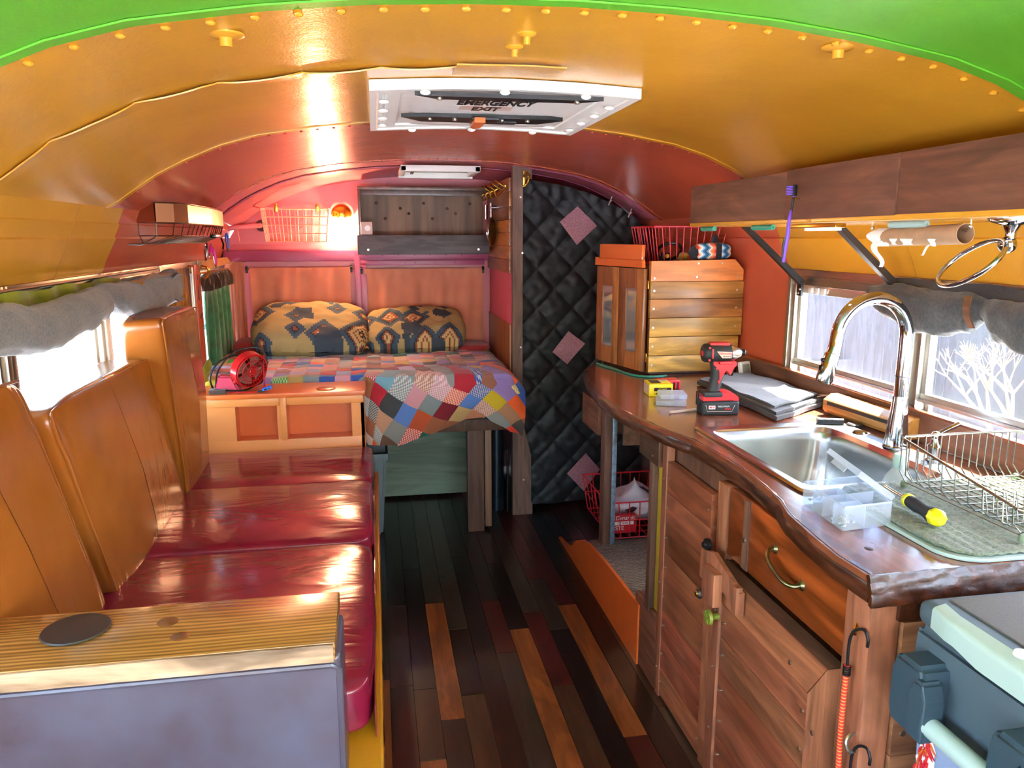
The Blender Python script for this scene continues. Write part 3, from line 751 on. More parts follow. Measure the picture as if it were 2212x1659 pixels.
# shelf end (armrest) at the near end of the bench
t = thing('armrest_shelf', 'varnished knotty pine shelf board over a brown vinyl panel in the lower left corner', 'shelf', (-.48, 1.36, 0))
b = B(); b.box((-.885, 1.262, .765), (-.092, 1.462, .80), .003); obj('board', b, 'pine', t)
b = B()
def ef(u, v): x = -.885+.79*u; return (x, 1.2605-.002*nz((x*20, v*3, 0)), .765+.033*v)
b.surf(ef, 60, 5, thick=-.004); obj('edge_strip', b, 'pine_edge', t)
b = B(); b.mat(0)
for (kx, ky, r) in ((-.40, 1.39, .02), (-.365, 1.33, .017)): b.lathe_axis((kx, ky, .7995), (kx, ky, .8006), [(0, r), (1, r*.9)], 20)
kn = obj('knot', b, 'knotwood', t)
b = B(); b.box((-.885, 1.28, 0), (-.085, 1.44, .765), .012, seg=3); obj('panel', b, 'brownvinyl_sheen', t)
b = B(); b.tube([(-.885, 1.277, .748), (-.1, 1.277, .748), (-.088, 1.282, .735), (-.088, 1.282, .02)], .006, 8); obj('piping', b, 'brownvinyl_sheen', t)
b = B(); b.lathe_axis((-.555, 1.385, .8005), (-.555, 1.385, .806), [(0, .054), (.5, .058), (.9, .056), (1, .050)], 40)
tag(obj('metal_disc', b, 'darksteel'), 'flat round dark metal disc lying on the pine shelf board', 'disc')

# ---------------- end cabinet with two cubbies ----------------
t = thing('cubby_cabinet', 'orange painted cabinet with two square cubbies at the far end of the bench', 'cabinet', (-.48, 3.5, .47))
b = B(); Y0, Y1 = 3.38, 3.60
cub = [(-.62, -.445), (-.405, -.125)]; zb, zt = .622, .775
b.box((-.885, Y0, .47), (-.07, Y0+.014, zb), .001); b.box((-.885, Y0, zt), (-.07, Y0+.014, .812), .001)
b.box((-.885, Y0, zb), (cub[0][0], Y0+.014, zt)); b.box((cub[0][1], Y0, zb), (cub[1][0], Y0+.014, zt)); b.box((cub[1][1], Y0, zb), (-.07, Y0+.014, zt))
b.box((-.43, Y0-.006, zb-.005), (-.405, Y0, .812), .001); b.box((-.72, Y0-.005, zt+.003), (-.435, Y0, .81), .001); b.box((-.40, Y0-.004, zt+.003), (-.072, Y0, .81), .001)
b.box((-.885, Y1-.012, .47), (-.07, Y1, .812)); b.box((-.084, Y0, .47), (-.07, Y1, .812)); b.box((-.885, Y0, .47), (-.07, Y1, .48))
obj('body', b, 'orange_light', t)
b = B(); b.box((-.885, Y0-.012, .812), (-.062, Y1+.008, .832), .003); obj('top', b, 'orange', t)
for (xa, xb) in cub:
    b = B(); d = .09
    b.box((xa, Y0+d, zb), (xb, Y0+d+.006, zt)); b.box((xa-.004, Y0+.012, zb-.004), (xb+.004, Y0+d, zb)); b.box((xa-.004, Y0+.012, zt), (xb+.004, Y0+d, zt+.004))
    b.box((xa-.006, Y0+.012, zb), (xa, Y0+d, zt)); b.box((xb, Y0+.012, zb), (xb+.006, Y0+d, zt)); obj('cubby', b, 'orange', t)
b = B(); b.lathe_axis((-.235, 3.435, .8325), (-.235, 3.435, .837), [(0, .04), (.6, .042), (1, .038)], 32)
tag(obj('lid_disc', b, 'orange'), 'flat round orange disc on top of the cubby cabinet', 'disc')

# ---------------- bed ----------------
t = thing('bed_frame', 'raised wooden bed platform across the rear of the bus on a dark post leg', 'bed', (-.1, 4.2, 0))
b = B(); b.box((-.88, 3.70, .58), (.66, 4.70, .62), .003); b.box((-.06, 3.69, .54), (.66, 3.72, .60), .003); obj('platform', b, 'darkleg', t)
b = B(); b.box((.43, 3.70, 0), (.515, 3.74, .56), .003); obj('leg', b, 'darkleg', t)
b = B(); b.box((.522, 3.71, .02), (.555, 3.80, .56), .002); obj('leg', b, 'cubbyback', t)
b = B(); b.box((-.06, 4.27, .02), (.50, 4.285, .575), .001); o = obj('side_panel', b, 'greenply', t); o['label'] = 'faded green plywood panel'
o = cushion('mattress', (-.87, 3.66, .622), (.66, 4.70, .805), 'sheet', None, e=.2, wr=.003); tag(o, 'thick mattress with a red sheet under the patchwork quilt', 'mattress')
# quilt
def quilt_material():
    m, nt, bs = nmat('quilt'); L = nt.links.new
    uv = N(nt, 'ShaderNodeUVMap'); sc_ = N(nt, 'ShaderNodeVectorMath', operation='SCALE'); sc_.inputs['Scale'].default_value = 1
    L(uv.outputs[0], sc_.inputs[0])
    fl_ = N(nt, 'ShaderNodeVectorMath', operation='FLOOR'); L(sc_.outputs[0], fl_.inputs[0])
    wn_ = N(nt, 'ShaderNodeTexWhiteNoise', noise_dimensions='2D'); L(fl_.outputs[0], wn_.inputs[0])
    cr = N(nt, 'ShaderNodeValToRGB'); cr.color_ramp.interpolation = 'CONSTANT'
    pal = ['#3f4142', '#b09a5a', '#17203c', '#d23a22', '#c88f95', '#6f9fae', '#7a1626', '#26b21a', '#c8b020', '#5a7fc0', '#8f78b0', '#9a5a3a', '#a87858', '#136050', '#8a8c86', '#b8502a', '#c4a26a', '#6a4a38', '#2c55a0', '#d4a8b0', '#4a4038', '#b02030', '#c09070', '#7c8a8a', '#96604a', '#d0b080', '#e05a20', '#b87858']
    el = cr.color_ramp.elements
    while len(el) < len(pal): el.new(.5)
    for i, c in enumerate(pal): el[i].position = i/len(pal); el[i].color = col4(hexc(c))
    L(wn_.outputs['Value'], cr.inputs[0])
    # small prints on some patches
    wn2 = N(nt, 'ShaderNodeTexWhiteNoise', noise_dimensions='2D'); off = N(nt, 'ShaderNodeVectorMath', operation='ADD'); off.inputs[1].default_value = (17, 5, 0)
    L(fl_.outputs[0], off.inputs[0]); L(off.outputs[0], wn2.inputs[0])
    gt = N(nt, 'ShaderNodeMath', operation='GREATER_THAN'); gt.inputs[1].default_value = .72; L(wn2.outputs['Value'], gt.inputs[0])
    ch = N(nt, 'ShaderNodeTexChecker'); ch.inputs['Scale'].default_value = 12; L(uv.outputs[0], ch.inputs['Vector'])
    mm = N(nt, 'ShaderNodeMath', operation='MULTIPLY'); L(gt.outputs[0], mm.inputs[0]); L(ch.outputs['Fac'], mm.inputs[1])
    m2 = N(nt, 'ShaderNodeMath', operation='MULTIPLY'); m2.inputs[1].default_value = .65; L(mm.outputs[0], m2.inputs[0])
    mx = N(nt, 'ShaderNodeMix', data_type='RGBA'); L(m2.outputs[0], mx.inputs[0]); L(cr.outputs[0], mx.inputs[6]); mx.inputs[7].default_value = (.75, .7, .65, 1)
    L(mx.outputs[2], bs.inputs['Base Color'])
    # puffed patches: height falls towards the stitched seams
    fr = N(nt, 'ShaderNodeVectorMath', operation='FRACTION'); L(uv.outputs[0], fr.inputs[0]); sp = N(nt, 'ShaderNodeSeparateXYZ'); L(fr.outputs[0], sp.inputs[0])
    def pf(o):
        a = N(nt, 'ShaderNodeMath', operation='SUBTRACT'); a.inputs[1].default_value = .5; L(o, a.inputs[0])
        c = N(nt, 'ShaderNodeMath', operation='ABSOLUTE'); L(a.outputs[0], c.inputs[0])
        p = N(nt, 'ShaderNodeMath', operation='POWER'); p.inputs[1].default_value = 4; q = N(nt, 'ShaderNodeMath', operation='MULTIPLY'); q.inputs[1].default_value = 2
        L(c.outputs[0], q.inputs[0]); L(q.outputs[0], p.inputs[0]); return p.outputs[0]
    s_ = N(nt, 'ShaderNodeMath', operation='ADD'); L(pf(sp.outputs[0]), s_.inputs[0]); L(pf(sp.outputs[1]), s_.inputs[1])
    nn = N(nt, 'ShaderNodeTexNoise'); nn.inputs['Scale'].default_value = 25; tc = N(nt, 'ShaderNodeTexCoord'); L(tc.outputs['Object'], nn.inputs['Vector'])
    sb = N(nt, 'ShaderNodeMath', operation='SUBTRACT'); L(nn.outputs[0], sb.inputs[0]); L(s_.outputs[0], sb.inputs[1])
    bp = N(nt, 'ShaderNodeBump'); bp.inputs['Strength'].default_value = .6; bp.inputs['Distance'].default_value = .006; L(sb.outputs[0], bp.inputs['Height']); L(bp.outputs[0], bs.inputs['Normal'])
    sset(bs, Roughness=.9); bs.inputs['Sheen Weight'].default_value = .25
quilt_material()
def hangL(x):
    P = [(-.9, .03), (-.10, .04), (-.065, .30), (.08, .32), (.22, .27), (.40, .20), (.50, .19), (.58, .23), (.64, .26), (.72, .22)]
    for (a, p), (b_, q) in zip(P, P[1:]):
        if x <= b_: return p+(q-p)*(x-a)/(b_-a)
    return .2
b = B()
TL = 1.02
def qf(u, v):
    x = -.865+1.575*u
    s = v*1.30
    L = hangL(x); xe = x
    ztop = .838
    top = 1.0
    if x > .60: ztop -= 2.6*(x-.60)**2*2.4; 
    if s <= top:
        y = 4.66-s*1.0
        z = ztop+.010*nz((x*7, y*9, 1))+.005*nz((x*22, y*26, 2))
        if y < 3.80 and x > -.07: z -= .35*(3.80-y)**2*4*(.6+.6*max(0, x))*.35
    else:
        k = (s-top)/.30
        kk = min(1, k)
        bul = .045*math.sin(min(1, kk*1.0)*PI*.75)*(1 if x > -.07 else .0)
        r = .5+.5*nz((x*5, 3, 0))
        y = 3.66-bul-.012*math.sin(x*19+kk*3)*(1 if x > -.07 else 0)
        if x < -.07: y = 3.64
        z = ztop-.018-L*kk
        z += 0.006*nz((x*12, kk*4, 5))
    if x > .55: xe = x-.25*(x-.55)**2
    if x > .62 and s > top: xe = x-.02*min(1, (s-top)/.3)*4*(x-.62)
    return V((xe, y, z))
def quv(u, v):
    x = 1.575*u; s = v*1.30; cell = .073
    a = min(1, max(0, (s-.80)/.25))*min(1, max(0, (x-.75)/.12))
    cell2 = cell*(1+.2*a)
    ang = a*.62
    px, py = x-.9, s-.95
    return ((px*math.cos(ang)+py*math.sin(ang))/cell2+40.3, (-px*math.sin(ang)+py*math.cos(ang))/cell2+40.1)
b.surf(qf, 150, 130, thick=.012, uv=quv)
q = obj('quilt', b, 'quilt'); tag(q, 'multicoloured patchwork quilt spread over the bed and hanging off its front edge', 'quilt')
for p in q.data.polygons: p.use_smooth = True
# pillows with southwestern blocks
def pillow_mat(name, ox, oy):
    m, nt, bs = nmat(name); L = nt.links.new
    uv = N(nt, 'ShaderNodeUVMap'); mp = N(nt, 'ShaderNodeMapping'); mp.inputs['Location'].default_value = (ox, oy, 0); L(uv.outputs[0], mp.inputs[0])
    st = N(nt, 'ShaderNodeVectorMath', operation='SNAP'); st.inputs[1].default_value = (.03, .03, .03); L(mp.outputs[0], st.inputs[0])
    vo = N(nt, 'ShaderNodeTexVoronoi', distance='MANHATTAN'); vo.inputs['Scale'].default_value = 2.0; vo.inputs['Randomness'].default_value = .45; L(st.outputs[0], vo.inputs['Vector'])
    cr = N(nt, 'ShaderNodeValToRGB'); cr.color_ramp.interpolation = 'CONSTANT'; el = cr.color_ramp.elements
    cs = [(0, '#c8a860'), (.08, '#7a3a26'), (.13, '#1c2430'), (.16, '#c0a468'), (.26, '#8c5038'), (.33, '#b8a470'), (.43, '#8e4c34'), (.50, '#26343e'), (.58, '#3c5060'), (.74, '#a08c5c')]
    while len(el) < len(cs): el.new(.5)
    for i, (p, c) in enumerate(cs): el[i].position = p; el[i].color = col4(hexc(c))
    L(vo.outputs['Distance'], cr.inputs[0])
    big = N(nt, 'ShaderNodeTexNoise'); big.inputs['Scale'].default_value = 1.4; L(st.outputs[0], big.inputs['Vector'])
    gt = N(nt, 'ShaderNodeMath', operation='GREATER_THAN'); gt.inputs[1].default_value = .56; L(big.outputs[0], gt.inputs[0])
    mx = N(nt, 'ShaderNodeMix', data_type='RGBA'); L(gt.outputs[0], mx.inputs[0]); L(cr.outputs[0], mx.inputs[6]); mx.inputs[7].default_value = col4(hexc('#36424e'))
    L(mx.outputs[2], bs.inputs['Base Color']); sset(bs, Roughness=.85)
    tc = N(nt, 'ShaderNodeTexCoord'); n = N(nt, 'ShaderNodeTexNoise'); n.inputs['Scale'].default_value = 18; L(tc.outputs['Object'], n.inputs['Vector'])
    bp = N(nt, 'ShaderNodeBump'); bp.inputs['Strength'].default_value = .6; bp.inputs['Distance'].default_value = .01; L(n.outputs[0], bp.inputs['Height']); L(bp.outputs[0], bs.inputs['Normal'])
pillow_mat('pillow_a', 0, 0); pillow_mat('pillow_b', 1.7, .6)
def pillow(cx, cy, cz, wx, wz, th, mat, label, tilt, rot=0):
    b = B()
    def fn(u, v):
        a = (u-.5)*2; c = (v-.5)*2
        return a, c
    def mk(sg):
        def f(u, v):
            a = (u-.5)*2; c = (v-.5)*2
            e = max(0, (1-abs(a)**3.2)*(1-abs(c)**3.2))**.42
            pin = 1-.10*(abs(c)**2)*(abs(a)**6)
            X = a*wx/2*(1-.05*c*c*1.0)*pin; Z = c*wz/2*(1-.08*a*a)
            Yq = sg*th/2*e+.012*nz((a*2.5+cx, c*3, sg))*e+.008*nz((a*7, c*7, sg+cx))
            return V((X, Yq, Z))
        return f
    b.surf(mk(-1), 40, 26, uv=lambda u, v: (u*1.7, v)); b.surf(mk(1), 40, 26, uv=lambda u, v: (u*1.7, v))
    bmesh.ops.remove_doubles(b.bm, verts=b.bm.verts[:], dist=.001)
    b.xf(Matrix.Translation((cx, cy, cz)) @ Matrix.Rotation(rot, 4, 'Y') @ Matrix.Rotation(tilt, 4, 'X'))
    o = obj('pillow', b, mat); tag(o, label, 'pillow', 'pillows on the bed')
    for p in o.data.polygons: p.use_smooth = True
    return o
pillow(-.37, 4.44, .985, .66, .40, .20, 'pillow_a', 'left pillow with tan and rust woven diamond pattern', -1.0, .03)
pillow(.22, 4.47, .965, .60, .36, .19, 'pillow_b', 'right pillow with dark blue ground and orange diamond pattern', -1.05, -.02)
o = cushion('throw_pillow', (-.80, 4.38, .84), (-.62, 4.62, .93), 'redcloth', None, e=.6, wr=.006); tag(o, 'small red cushion in the left corner of the bed', 'pillow')
o = cushion('folded_sheet', (.40, 4.40, .835), (.66, 4.66, .88), 'redcloth', None, e=.5, wr=.01, seed=4); tag(o, 'rumpled crimson sheet beside the right pillow', 'sheet')
# things under the bed
t = thing('trash_bin', 'grey plastic bin standing behind the end of the bench', 'bin', (-.09, 3.84, 0))
b = B(); b.hexa([(-.20, 3.73, .002), (-.005, 3.73, .002), (-.005, 3.95, .002), (-.20, 3.95, .002)], [(-.22, 3.705, .44), (.025, 3.705, .44), (.025, 3.97, .44), (-.22, 3.97, .44)])
bmesh.ops.bevel(b.bm, geom=b.bm.edges[:], offset=.012, segments=3, affect='EDGES'); obj('body', b, 'bingrey', t)
b = B(); b.box((-.23, 3.70, .405), (.033, 3.98, .44), .006); b.box((-.13, 3.698, .33), (-.06, 3.71, .40), .003); obj('rim', b, 'bingrey', t)
b = B(); b.box((-.225, 3.702, .44), (.028, 3.975, .50), .012, seg=3); obj('liner', b, 'black', t)
t = thing('flue_pipe', 'dark stove pipe standing behind the bed leg beside the wooden post', 'pipe', (.66, 4.2, 0))
b = B(); b.lathe_axis((.628, 4.02, 0), (.628, 4.02, .57), [(0, .042), (.1, .042), (.1, .045), (.13, .045), (.13, .042), (1, .042)], 24); obj('pipe', b, 'stove', t)
b = B(); b.cyl((.680, 3.955, .0), (.680, 3.955, .36), .006); b.sphere((.680, 3.950, .36), .011); b.sphere((.670, 3.950, .35), .008); obj('poker_rod', b, 'blackmetal', t)

# ---------------- rear wall furniture ----------------
def curtain_set(x0, x1, z0, z1, label, mat, y=4.655, n=6, seed=0):
    t = thing('curtain', label, 'curtain', ((x0+x1)/2, y, z0), 'peach curtains on the rear doors')
    pleats('cloth', (x0, y), (x1, y), z0, z1, mat, t, .010, n*.5, (0, -1, 0), seed=seed)
    b = B(); b.tube([(x0-.02, y+.010, z1-.006), (x1+.015, y+.010, z1-.006)], .0035); obj('rod', b, 'brass', t)
    for x in (x0-.015, x1+.005):
        b = B(); b.box((x-.006, y-.008, z1-.03), (x+.006, 4.67, z1+.012), .002); b.sphere((x, y-.008, z1-.002), .007); obj('bracket', b, 'blackmetal', t)
curtain_set(-.72, -.145, .84, 1.325, 'peach gathered curtain on the left rear door, behind the left pillow', 'curtpeach', seed=1)
curtain_set(-.065, .645, .84, 1.315, 'wide peach gathered curtain on the right rear door with a darker right edge', 'curtpeach', n=8, seed=4)
t = thing('wall_cubby', 'dark stained open wooden cubby on the rear wall over the right curtain', 'shelf', (.29, 4.6, 1.40))
b = B(); b.box((-.085, 4.50, 1.765), (.66, 4.715, 1.785), .002); b.box((-.085, 4.50, 1.41), (-.068, 4.715, 1.77), .002); b.box((-.07, 4.52, 1.735), (.66, 4.54, 1.766), .001); b.box((-.07, 4.5, 1.41), (.66, 4.715, 1.425)); obj('frame', b, 'walnut', t)
b = B(); b.box((-.07, 4.70, 1.42), (.66, 4.712, 1.77)); obj('back_panel', b, 'cubbyback', t)
b = B(); b.box((-.095, 4.478, 1.402), (.665, 4.498, 1.512), .002); o = obj('front_board', b, 'greyboard', t)
b = B()
for x in (-.035, .60): b.cyl((x, 4.4785, 1.43), (x, 4.476, 1.43), .006, n=12)
obj('screw', b, 'screw', o)
b = B(); random.seed(5)
for k in range(9): b.lathe_axis((.02+.14*(k % 5)+.05*(k//5), 4.699, 1.70-.06*(k//5)-.03*(k % 2)), (.02+.14*(k % 5)+.05*(k//5), 4.6965, 1.70-.06*(k//5)-.03*(k % 2)), [(0, .009), (1, .006)], 10)
obj('knot', b, 'darkleg', t)
t = thing('wall_outlet', 'small pale outlet plate at the lower left corner of the wooden cubby', 'outlet', (-.04, 4.69, 1.50))
b = B(); b.box((-.072, 4.465, 1.515), (-.008, 4.475, 1.585), .002); obj('plate', b, 'outlet', t)
b = B(); b.cyl((-.035, 4.466, 1.55), (-.035, 4.460, 1.55), .016); obj('dial', b, 'white', t)
# wall lamp
t = thing('wall_lamp', 'round wall lamp with a dark half dome shade glowing downwards', 'lamp', (-.185, 4.72, 1.60))
b = B(); n = 14
b2 = bmesh.new()
bmesh.ops.create_uvsphere(b.bm, u_segments=24, v_segments=14, radius=.062)
bmesh.ops.delete(b.bm, geom=[f for f in b.bm.faces if f.calc_center_median().z < -.012 or f.calc_center_median().y > .0], context='FACES')
b.xf(Matrix.Translation((-.185, 4.712, 1.632))); bmesh.ops.solidify(b.bm, geom=b.bm.faces[:], thickness=.0015); b2.free(); obj('shade', b, 'brass', t)
b = B()
for x in (-.243, -.127): b.cyl((x, 4.685, 1.622), (x, 4.678, 1.622), .005, n=10)
obj('screw', b, 'screw', t)
b = B(); b.cyl((-.185, 4.715, 1.60), (-.185, 4.69, 1.60), .02); obj('socket', b, 'white', t)
b = B(); b.sphere((-.185, 4.672, 1.592), .017, (1, 1, 1.3), 14); obj('bulb', b, 'bulb', t)
pl = bpy.data.lights.new('lamp_light', 'POINT'); pl.energy = LAMP = 9; pl.color = (1, .66, .34); pl.shadow_soft_size = .02
po = bpy.data.objects.new('lamp_light', pl); C.objects.link(po); po.location = (-.185, 4.655, 1.555)
def wire_basket(name, label, x0, x1, y0, y1, z0, z1, mat, nx, ny, nzv, r=.0022, taper=0, cat='basket', cover=None):
    t = thing(name, label, cat, ((x0+x1)/2, (y0+y1)/2, z0))
    def ringp(z):
        k = 1-(z-z0)/(z1-z0); d = taper*k
        return [(x0+d, y0+d*.6, z), (x1-d, y0+d*.6, z), (x1-d, y1-d*.6, z), (x0+d, y1-d*.6, z)]
    b = B()
    b.tube(ringp(z1)+[ringp(z1)[0]], r*1.6, 6)
    obj('rim', b, mat, t)
    b = B()
    for i in range(nzv): b.tube(ringp(z0+(z1-z0)*i/nzv)+[ringp(z0+(z1-z0)*i/nzv)[0]], r, 6)
    for i in range(nx+1):
        u = i/nx; A = ringp(z1); Bm = ringp(z0); L = lambda p, q: tuple(V(p).lerp(V(q), u))
        b.tube([L(A[0], A[1]), L(Bm[0], Bm[1]), L(Bm[3], Bm[2]), L(A[3], A[2])], r, 6)
    for i in range(1, ny):
        u = i/ny; A = ringp(z1); Bm = ringp(z0); L = lambda p, q: tuple(V(p).lerp(V(q), u))
        b.tube([L(A[0], A[3]), L(Bm[0], Bm[3]), L(Bm[1], Bm[2]), L(A[1], A[2])], r, 6)
    obj('wires', b, mat, t)
    return t
t = wire_basket('wire_basket', 'pale pink wire basket hung on the rear wall left of the glowing lamp', -.62, -.25, 4.52, 4.70, 1.475, 1.66, 'whitewire', 8, 4, 4, .0024, .02)
b = B()
for x in (-.535, -.31): b.box((x-.009, 4.51, 1.64), (x+.009, 4.53, 1.685), .002); b.sphere((x, 4.508, 1.675), .005)
obj('clip', b, 'brass', t)
b = B(); b.cyl((-.43, 4.714, 1.585), (-.43, 4.70, 1.585), .035, n=20); b.box((-.46, 4.695, 1.578), (-.40, 4.70, 1.592))
tag(obj('wall_vent', b, 'pink'), 'small round pink vent cap behind the rear wire basket', 'vent')
t = thing('conduit', 'pink painted pipe stub entering the rear wall in the left corner', 'pipe', (-.72, 4.65, 1.53))
b = B(); b.tube([(-.86, 4.60, 1.545), (-.80, 4.60, 1.55), (-.66, 4.66, 1.565), (-.645, 4.715, 1.567)], .014, 12); obj('pipe', b, 'pink', t)
b = B(); b.lathe_axis((-.645, 4.716, 1.567), (-.645, 4.70, 1.567), [(0, .034), (1, .030)], 18); obj('collar', b, 'burgundy', t)
b = B(); b.tube([(-.84, 4.62, 1.62), (-.76, 4.69, 1.67), (-.68, 4.70, 1.675), (-.6, 4.70, 1.66)], .0025, 6, smooth=6); b.tube([(-.76, 4.69, 1.67), (-.78, 4.7, 1.6), (-.77, 4.7, 1.47)], .0025, 6, smooth=6)
obj('cable', b, 'pink', t)

# ---------------- partition between bed and bathroom ----------------
t = thing('partition', 'wood panelled partition to the right of the bed, pink below the slats', 'partition', (.70, 4.3, 0))
b = B(); b.box((.70, 3.95, .56), (.735, 4.71, 1.80)); obj('core', b, 'pinkpanel', t)
b = B(); b.box((.70, 3.95, .0), (.735, 4.71, .56)); obj('under_bed_shade', b, 'stove', t)  # dark sheet that paints in the shade under the bed
b = B(); zs = [1.315, 1.385, 1.455, 1.525, 1.59, 1.655, 1.73, 1.80]
for a, c in zip(zs, zs[1:]): b.box((.686, 3.94, a+.001), (.70, 4.71, c-.001), .001)
obj('slats', b, 'slat_y', t)
b = B(); b.box((.692, 3.945, .6), (.70, 4.71, 1.045), .001); obj('lower_panel', b, 'cabdoor', t)
t = thing('door_post', 'dark weathered wooden post widening at its foot beside the quilted curtain', 'post', (.73, 3.93, 0))
b = B(); b.prism([(.700, 0), (.81, 0), (.81, .06), (.803, .07), (.800, .34), (.775, .44), (.752, .54), (.752, 1.868), (.700, 1.868)], (3.90, 3.94), 'Y'); obj('post', b, 'post', t)
b = B(); b.prism([(.752, 1.862), (.80, 1.858), (.80, 1.79), (.752, 1.79)], (3.905, 3.935), 'Y'); obj('header', b, 'post', t)
b = B()
for (x, z) in ((.74, 1.70), (.742, .93), (.76, .2), (.75, 1.42)): b.cyl((x, 3.90, z), (x, 3.897, z), .005, n=10)
obj('screw', b, 'screw', t)
b = B(); b.tube([(.755, 3.895, 1.80), (.765, 3.88, 1.82), (.775, 3.87, 1.80), (.768, 3.875, 1.765), (.755, 3.89, 1.755)], .006, 8, smooth=5); b.sphere((.775, 3.87, 1.802), .009); b.box((.752, 3.893, 1.75), (.765, 3.899, 1.83), .002)
tag(obj('curtain_hook', b, 'brass'), 'small brass hook screwed to the top of the door post', 'hook')
# coat hook rail and hanging mirror on slats
t = thing('coat_hooks', 'curly brass coat hook rack near the top of the slatted partition', 'hooks', (.67, 4.3, 1.75))
b = B()
for k in range(4):
    y = 4.02+.16*k; b.tube([(.684, y, 1.755), (.65, y, 1.775), (.63, y+.02, 1.79), (.625, y, 1.77)], .004, 6, smooth=4); b.tube([(.684, y, 1.755), (.655, y, 1.725), (.635, y, 1.71), (.625, y, 1.735), (.64, y, 1.745)], .004, 6, smooth=4)
b.tube([(.675, 3.98, 1.76), (.675, 4.15, 1.775), (.675, 4.3, 1.75), (.675, 4.45, 1.77), (.675, 4.6, 1.75)], .004, 6, smooth=6)
obj('hooks', b, 'brass', t)
t = thing('hanging_mirror', 'round chrome shaving mirror hanging on the slatted partition below the hooks', 'mirror', (.65, 4.35, 1.45))
b = B(); b.cyl((.684, 4.35, 1.665), (.65, 4.35, 1.665), .012); b.cyl((.655, 4.35, 1.69), (.655, 4.35, 1.60), .010); b.cyl((.632, 4.40, 1.68), (.632, 4.40, 1.60), .012); obj('bracket', b, 'chrome', t)
b = B(); b.tube([(.655+.03*math.cos(a), 4.33+.075*math.cos(a), 1.53+.075*math.sin(a)) for a in [2*PI*k/28 for k in range(28)]], .007, 10, closed=True); obj('ring', b, 'chrome', t)
b = B(); b.lathe_axis((.652, 4.333, 1.53), (.657, 4.330, 1.53), [(0, .07), (1, .07)], 28); obj('glass', b, 'steel', t)

# ---------------- left wall things ----------------
t = thing('wall_basket', 'long chrome wire basket with a copper coloured sheet band on the left wall', 'basket', (-.73, 3.3, 1.46))
pth = [(-.805, 2.88), (-.74, 2.86), (-.69, 2.90), (-.665, 3.0), (-.66, 3.40), (-.69, 3.80), (-.73, 3.86), (-.80, 3.88)]
def pl_(z, d=0): return [(x-d*(x+.80)/.14*.9, y, z) for x, y in pth]
b = B()
A = pl_(1.550); Bm = pl_(1.616)
for i in range(len(pth)-1):
    b.hexa([A[i], A[i+1], (A[i+1][0]-.004, A[i+1][1], 1.55), (A[i][0]-.004, A[i][1], 1.55)], [Bm[i], Bm[i+1], (Bm[i+1][0]-.004, Bm[i+1][1], 1.616), (Bm[i][0]-.004, Bm[i][1], 1.616)])
o = obj('band', b, 'copper', t, smooth=False)
b = B(); b.tube(pl_(1.618), .003, 6); b.tube(pl_(1.549), .003, 6); b.tube(pl_(1.505, .02), .0025, 6)
L_ = [V(p) for p in pl_(1.549)]
def along(L, s):
    d = [(L[i+1]-L[i]).length for i in range(len(L)-1)]; T = s*sum(d)
    for i, q in enumerate(d):
        if T <= q or i == len(d)-1: return L[i].lerp(L[i+1], min(1, T/q))
        T -= q
L2 = [V(p) for p in pl_(1.475, .25)]; Lm = [V(p) for p in pl_(1.505, .02)]
for k in range(19):
    s = k/18; a, m, c = along(L_, s), along(Lm, s), along(L2, s)
    b.tube([a, m, (m+c)/2+V((.008, 0, -.012)), c, V((-.80, c.y, 1.478))], .0026, 6)
b.tube(pl_(1.475, .25), .0025, 6)
obj('wires', b, 'wire', t)
def carabiner(p, col, sc, rot, label):
    b = B(); pts = []
    for a in range(20):
        q = 2*PI*a/20; r = 1+.25*math.sin(q)
        pts.append((0, .017*sc*math.cos(q)*r, .032*sc*math.sin(q)))
    M = Matrix.Translation(p) @ Matrix.Rotation(rot, 4, 'X') @ Matrix.Rotation(.4, 4, 'Z')
    t = thing('carabiner', label, 'carabiner', p, 'carabiners on the wall basket')
    b.tube(pts[:13], .0032*sc, 8); b.xf(M); obj('body', b, col, t)
    b = B(); b.tube(pts[12:]+[pts[0]], .0022*sc, 8); b.xf(M); obj('gate', b, 'wire', t)
carabiner((-.665, 3.72, 1.475), 'blue', 1.3, 0, 'blue carabiner clipped to the far end of the copper banded basket')
carabiner((-.67, 3.44, 1.415), 'hotpink', 1.3, .3, 'pink carabiner hanging lowest from the copper banded basket')
carabiner((-.67, 3.28, 1.44), 'wire', 1.2, -.4, 'plain silver carabiner hanging under the copper banded basket')
carabiner((-.67, 3.36, 1.445), 'hotpink', 1.0, -.7, 'small pink and silver carabiner between the other two hanging under the basket')
b = B(); b.box((-.665, 3.34, 1.497), (-.64, 3.50, 1.512), .004); b.tube([(-.65, 3.5, 1.50), (-.645, 3.52, 1.47), (-.65, 3.53, 1.45)], .004); tag(obj('pocket_torch', b, 'blackgloss'), 'small black torch clipped across the wires of the wall basket', 'torch')

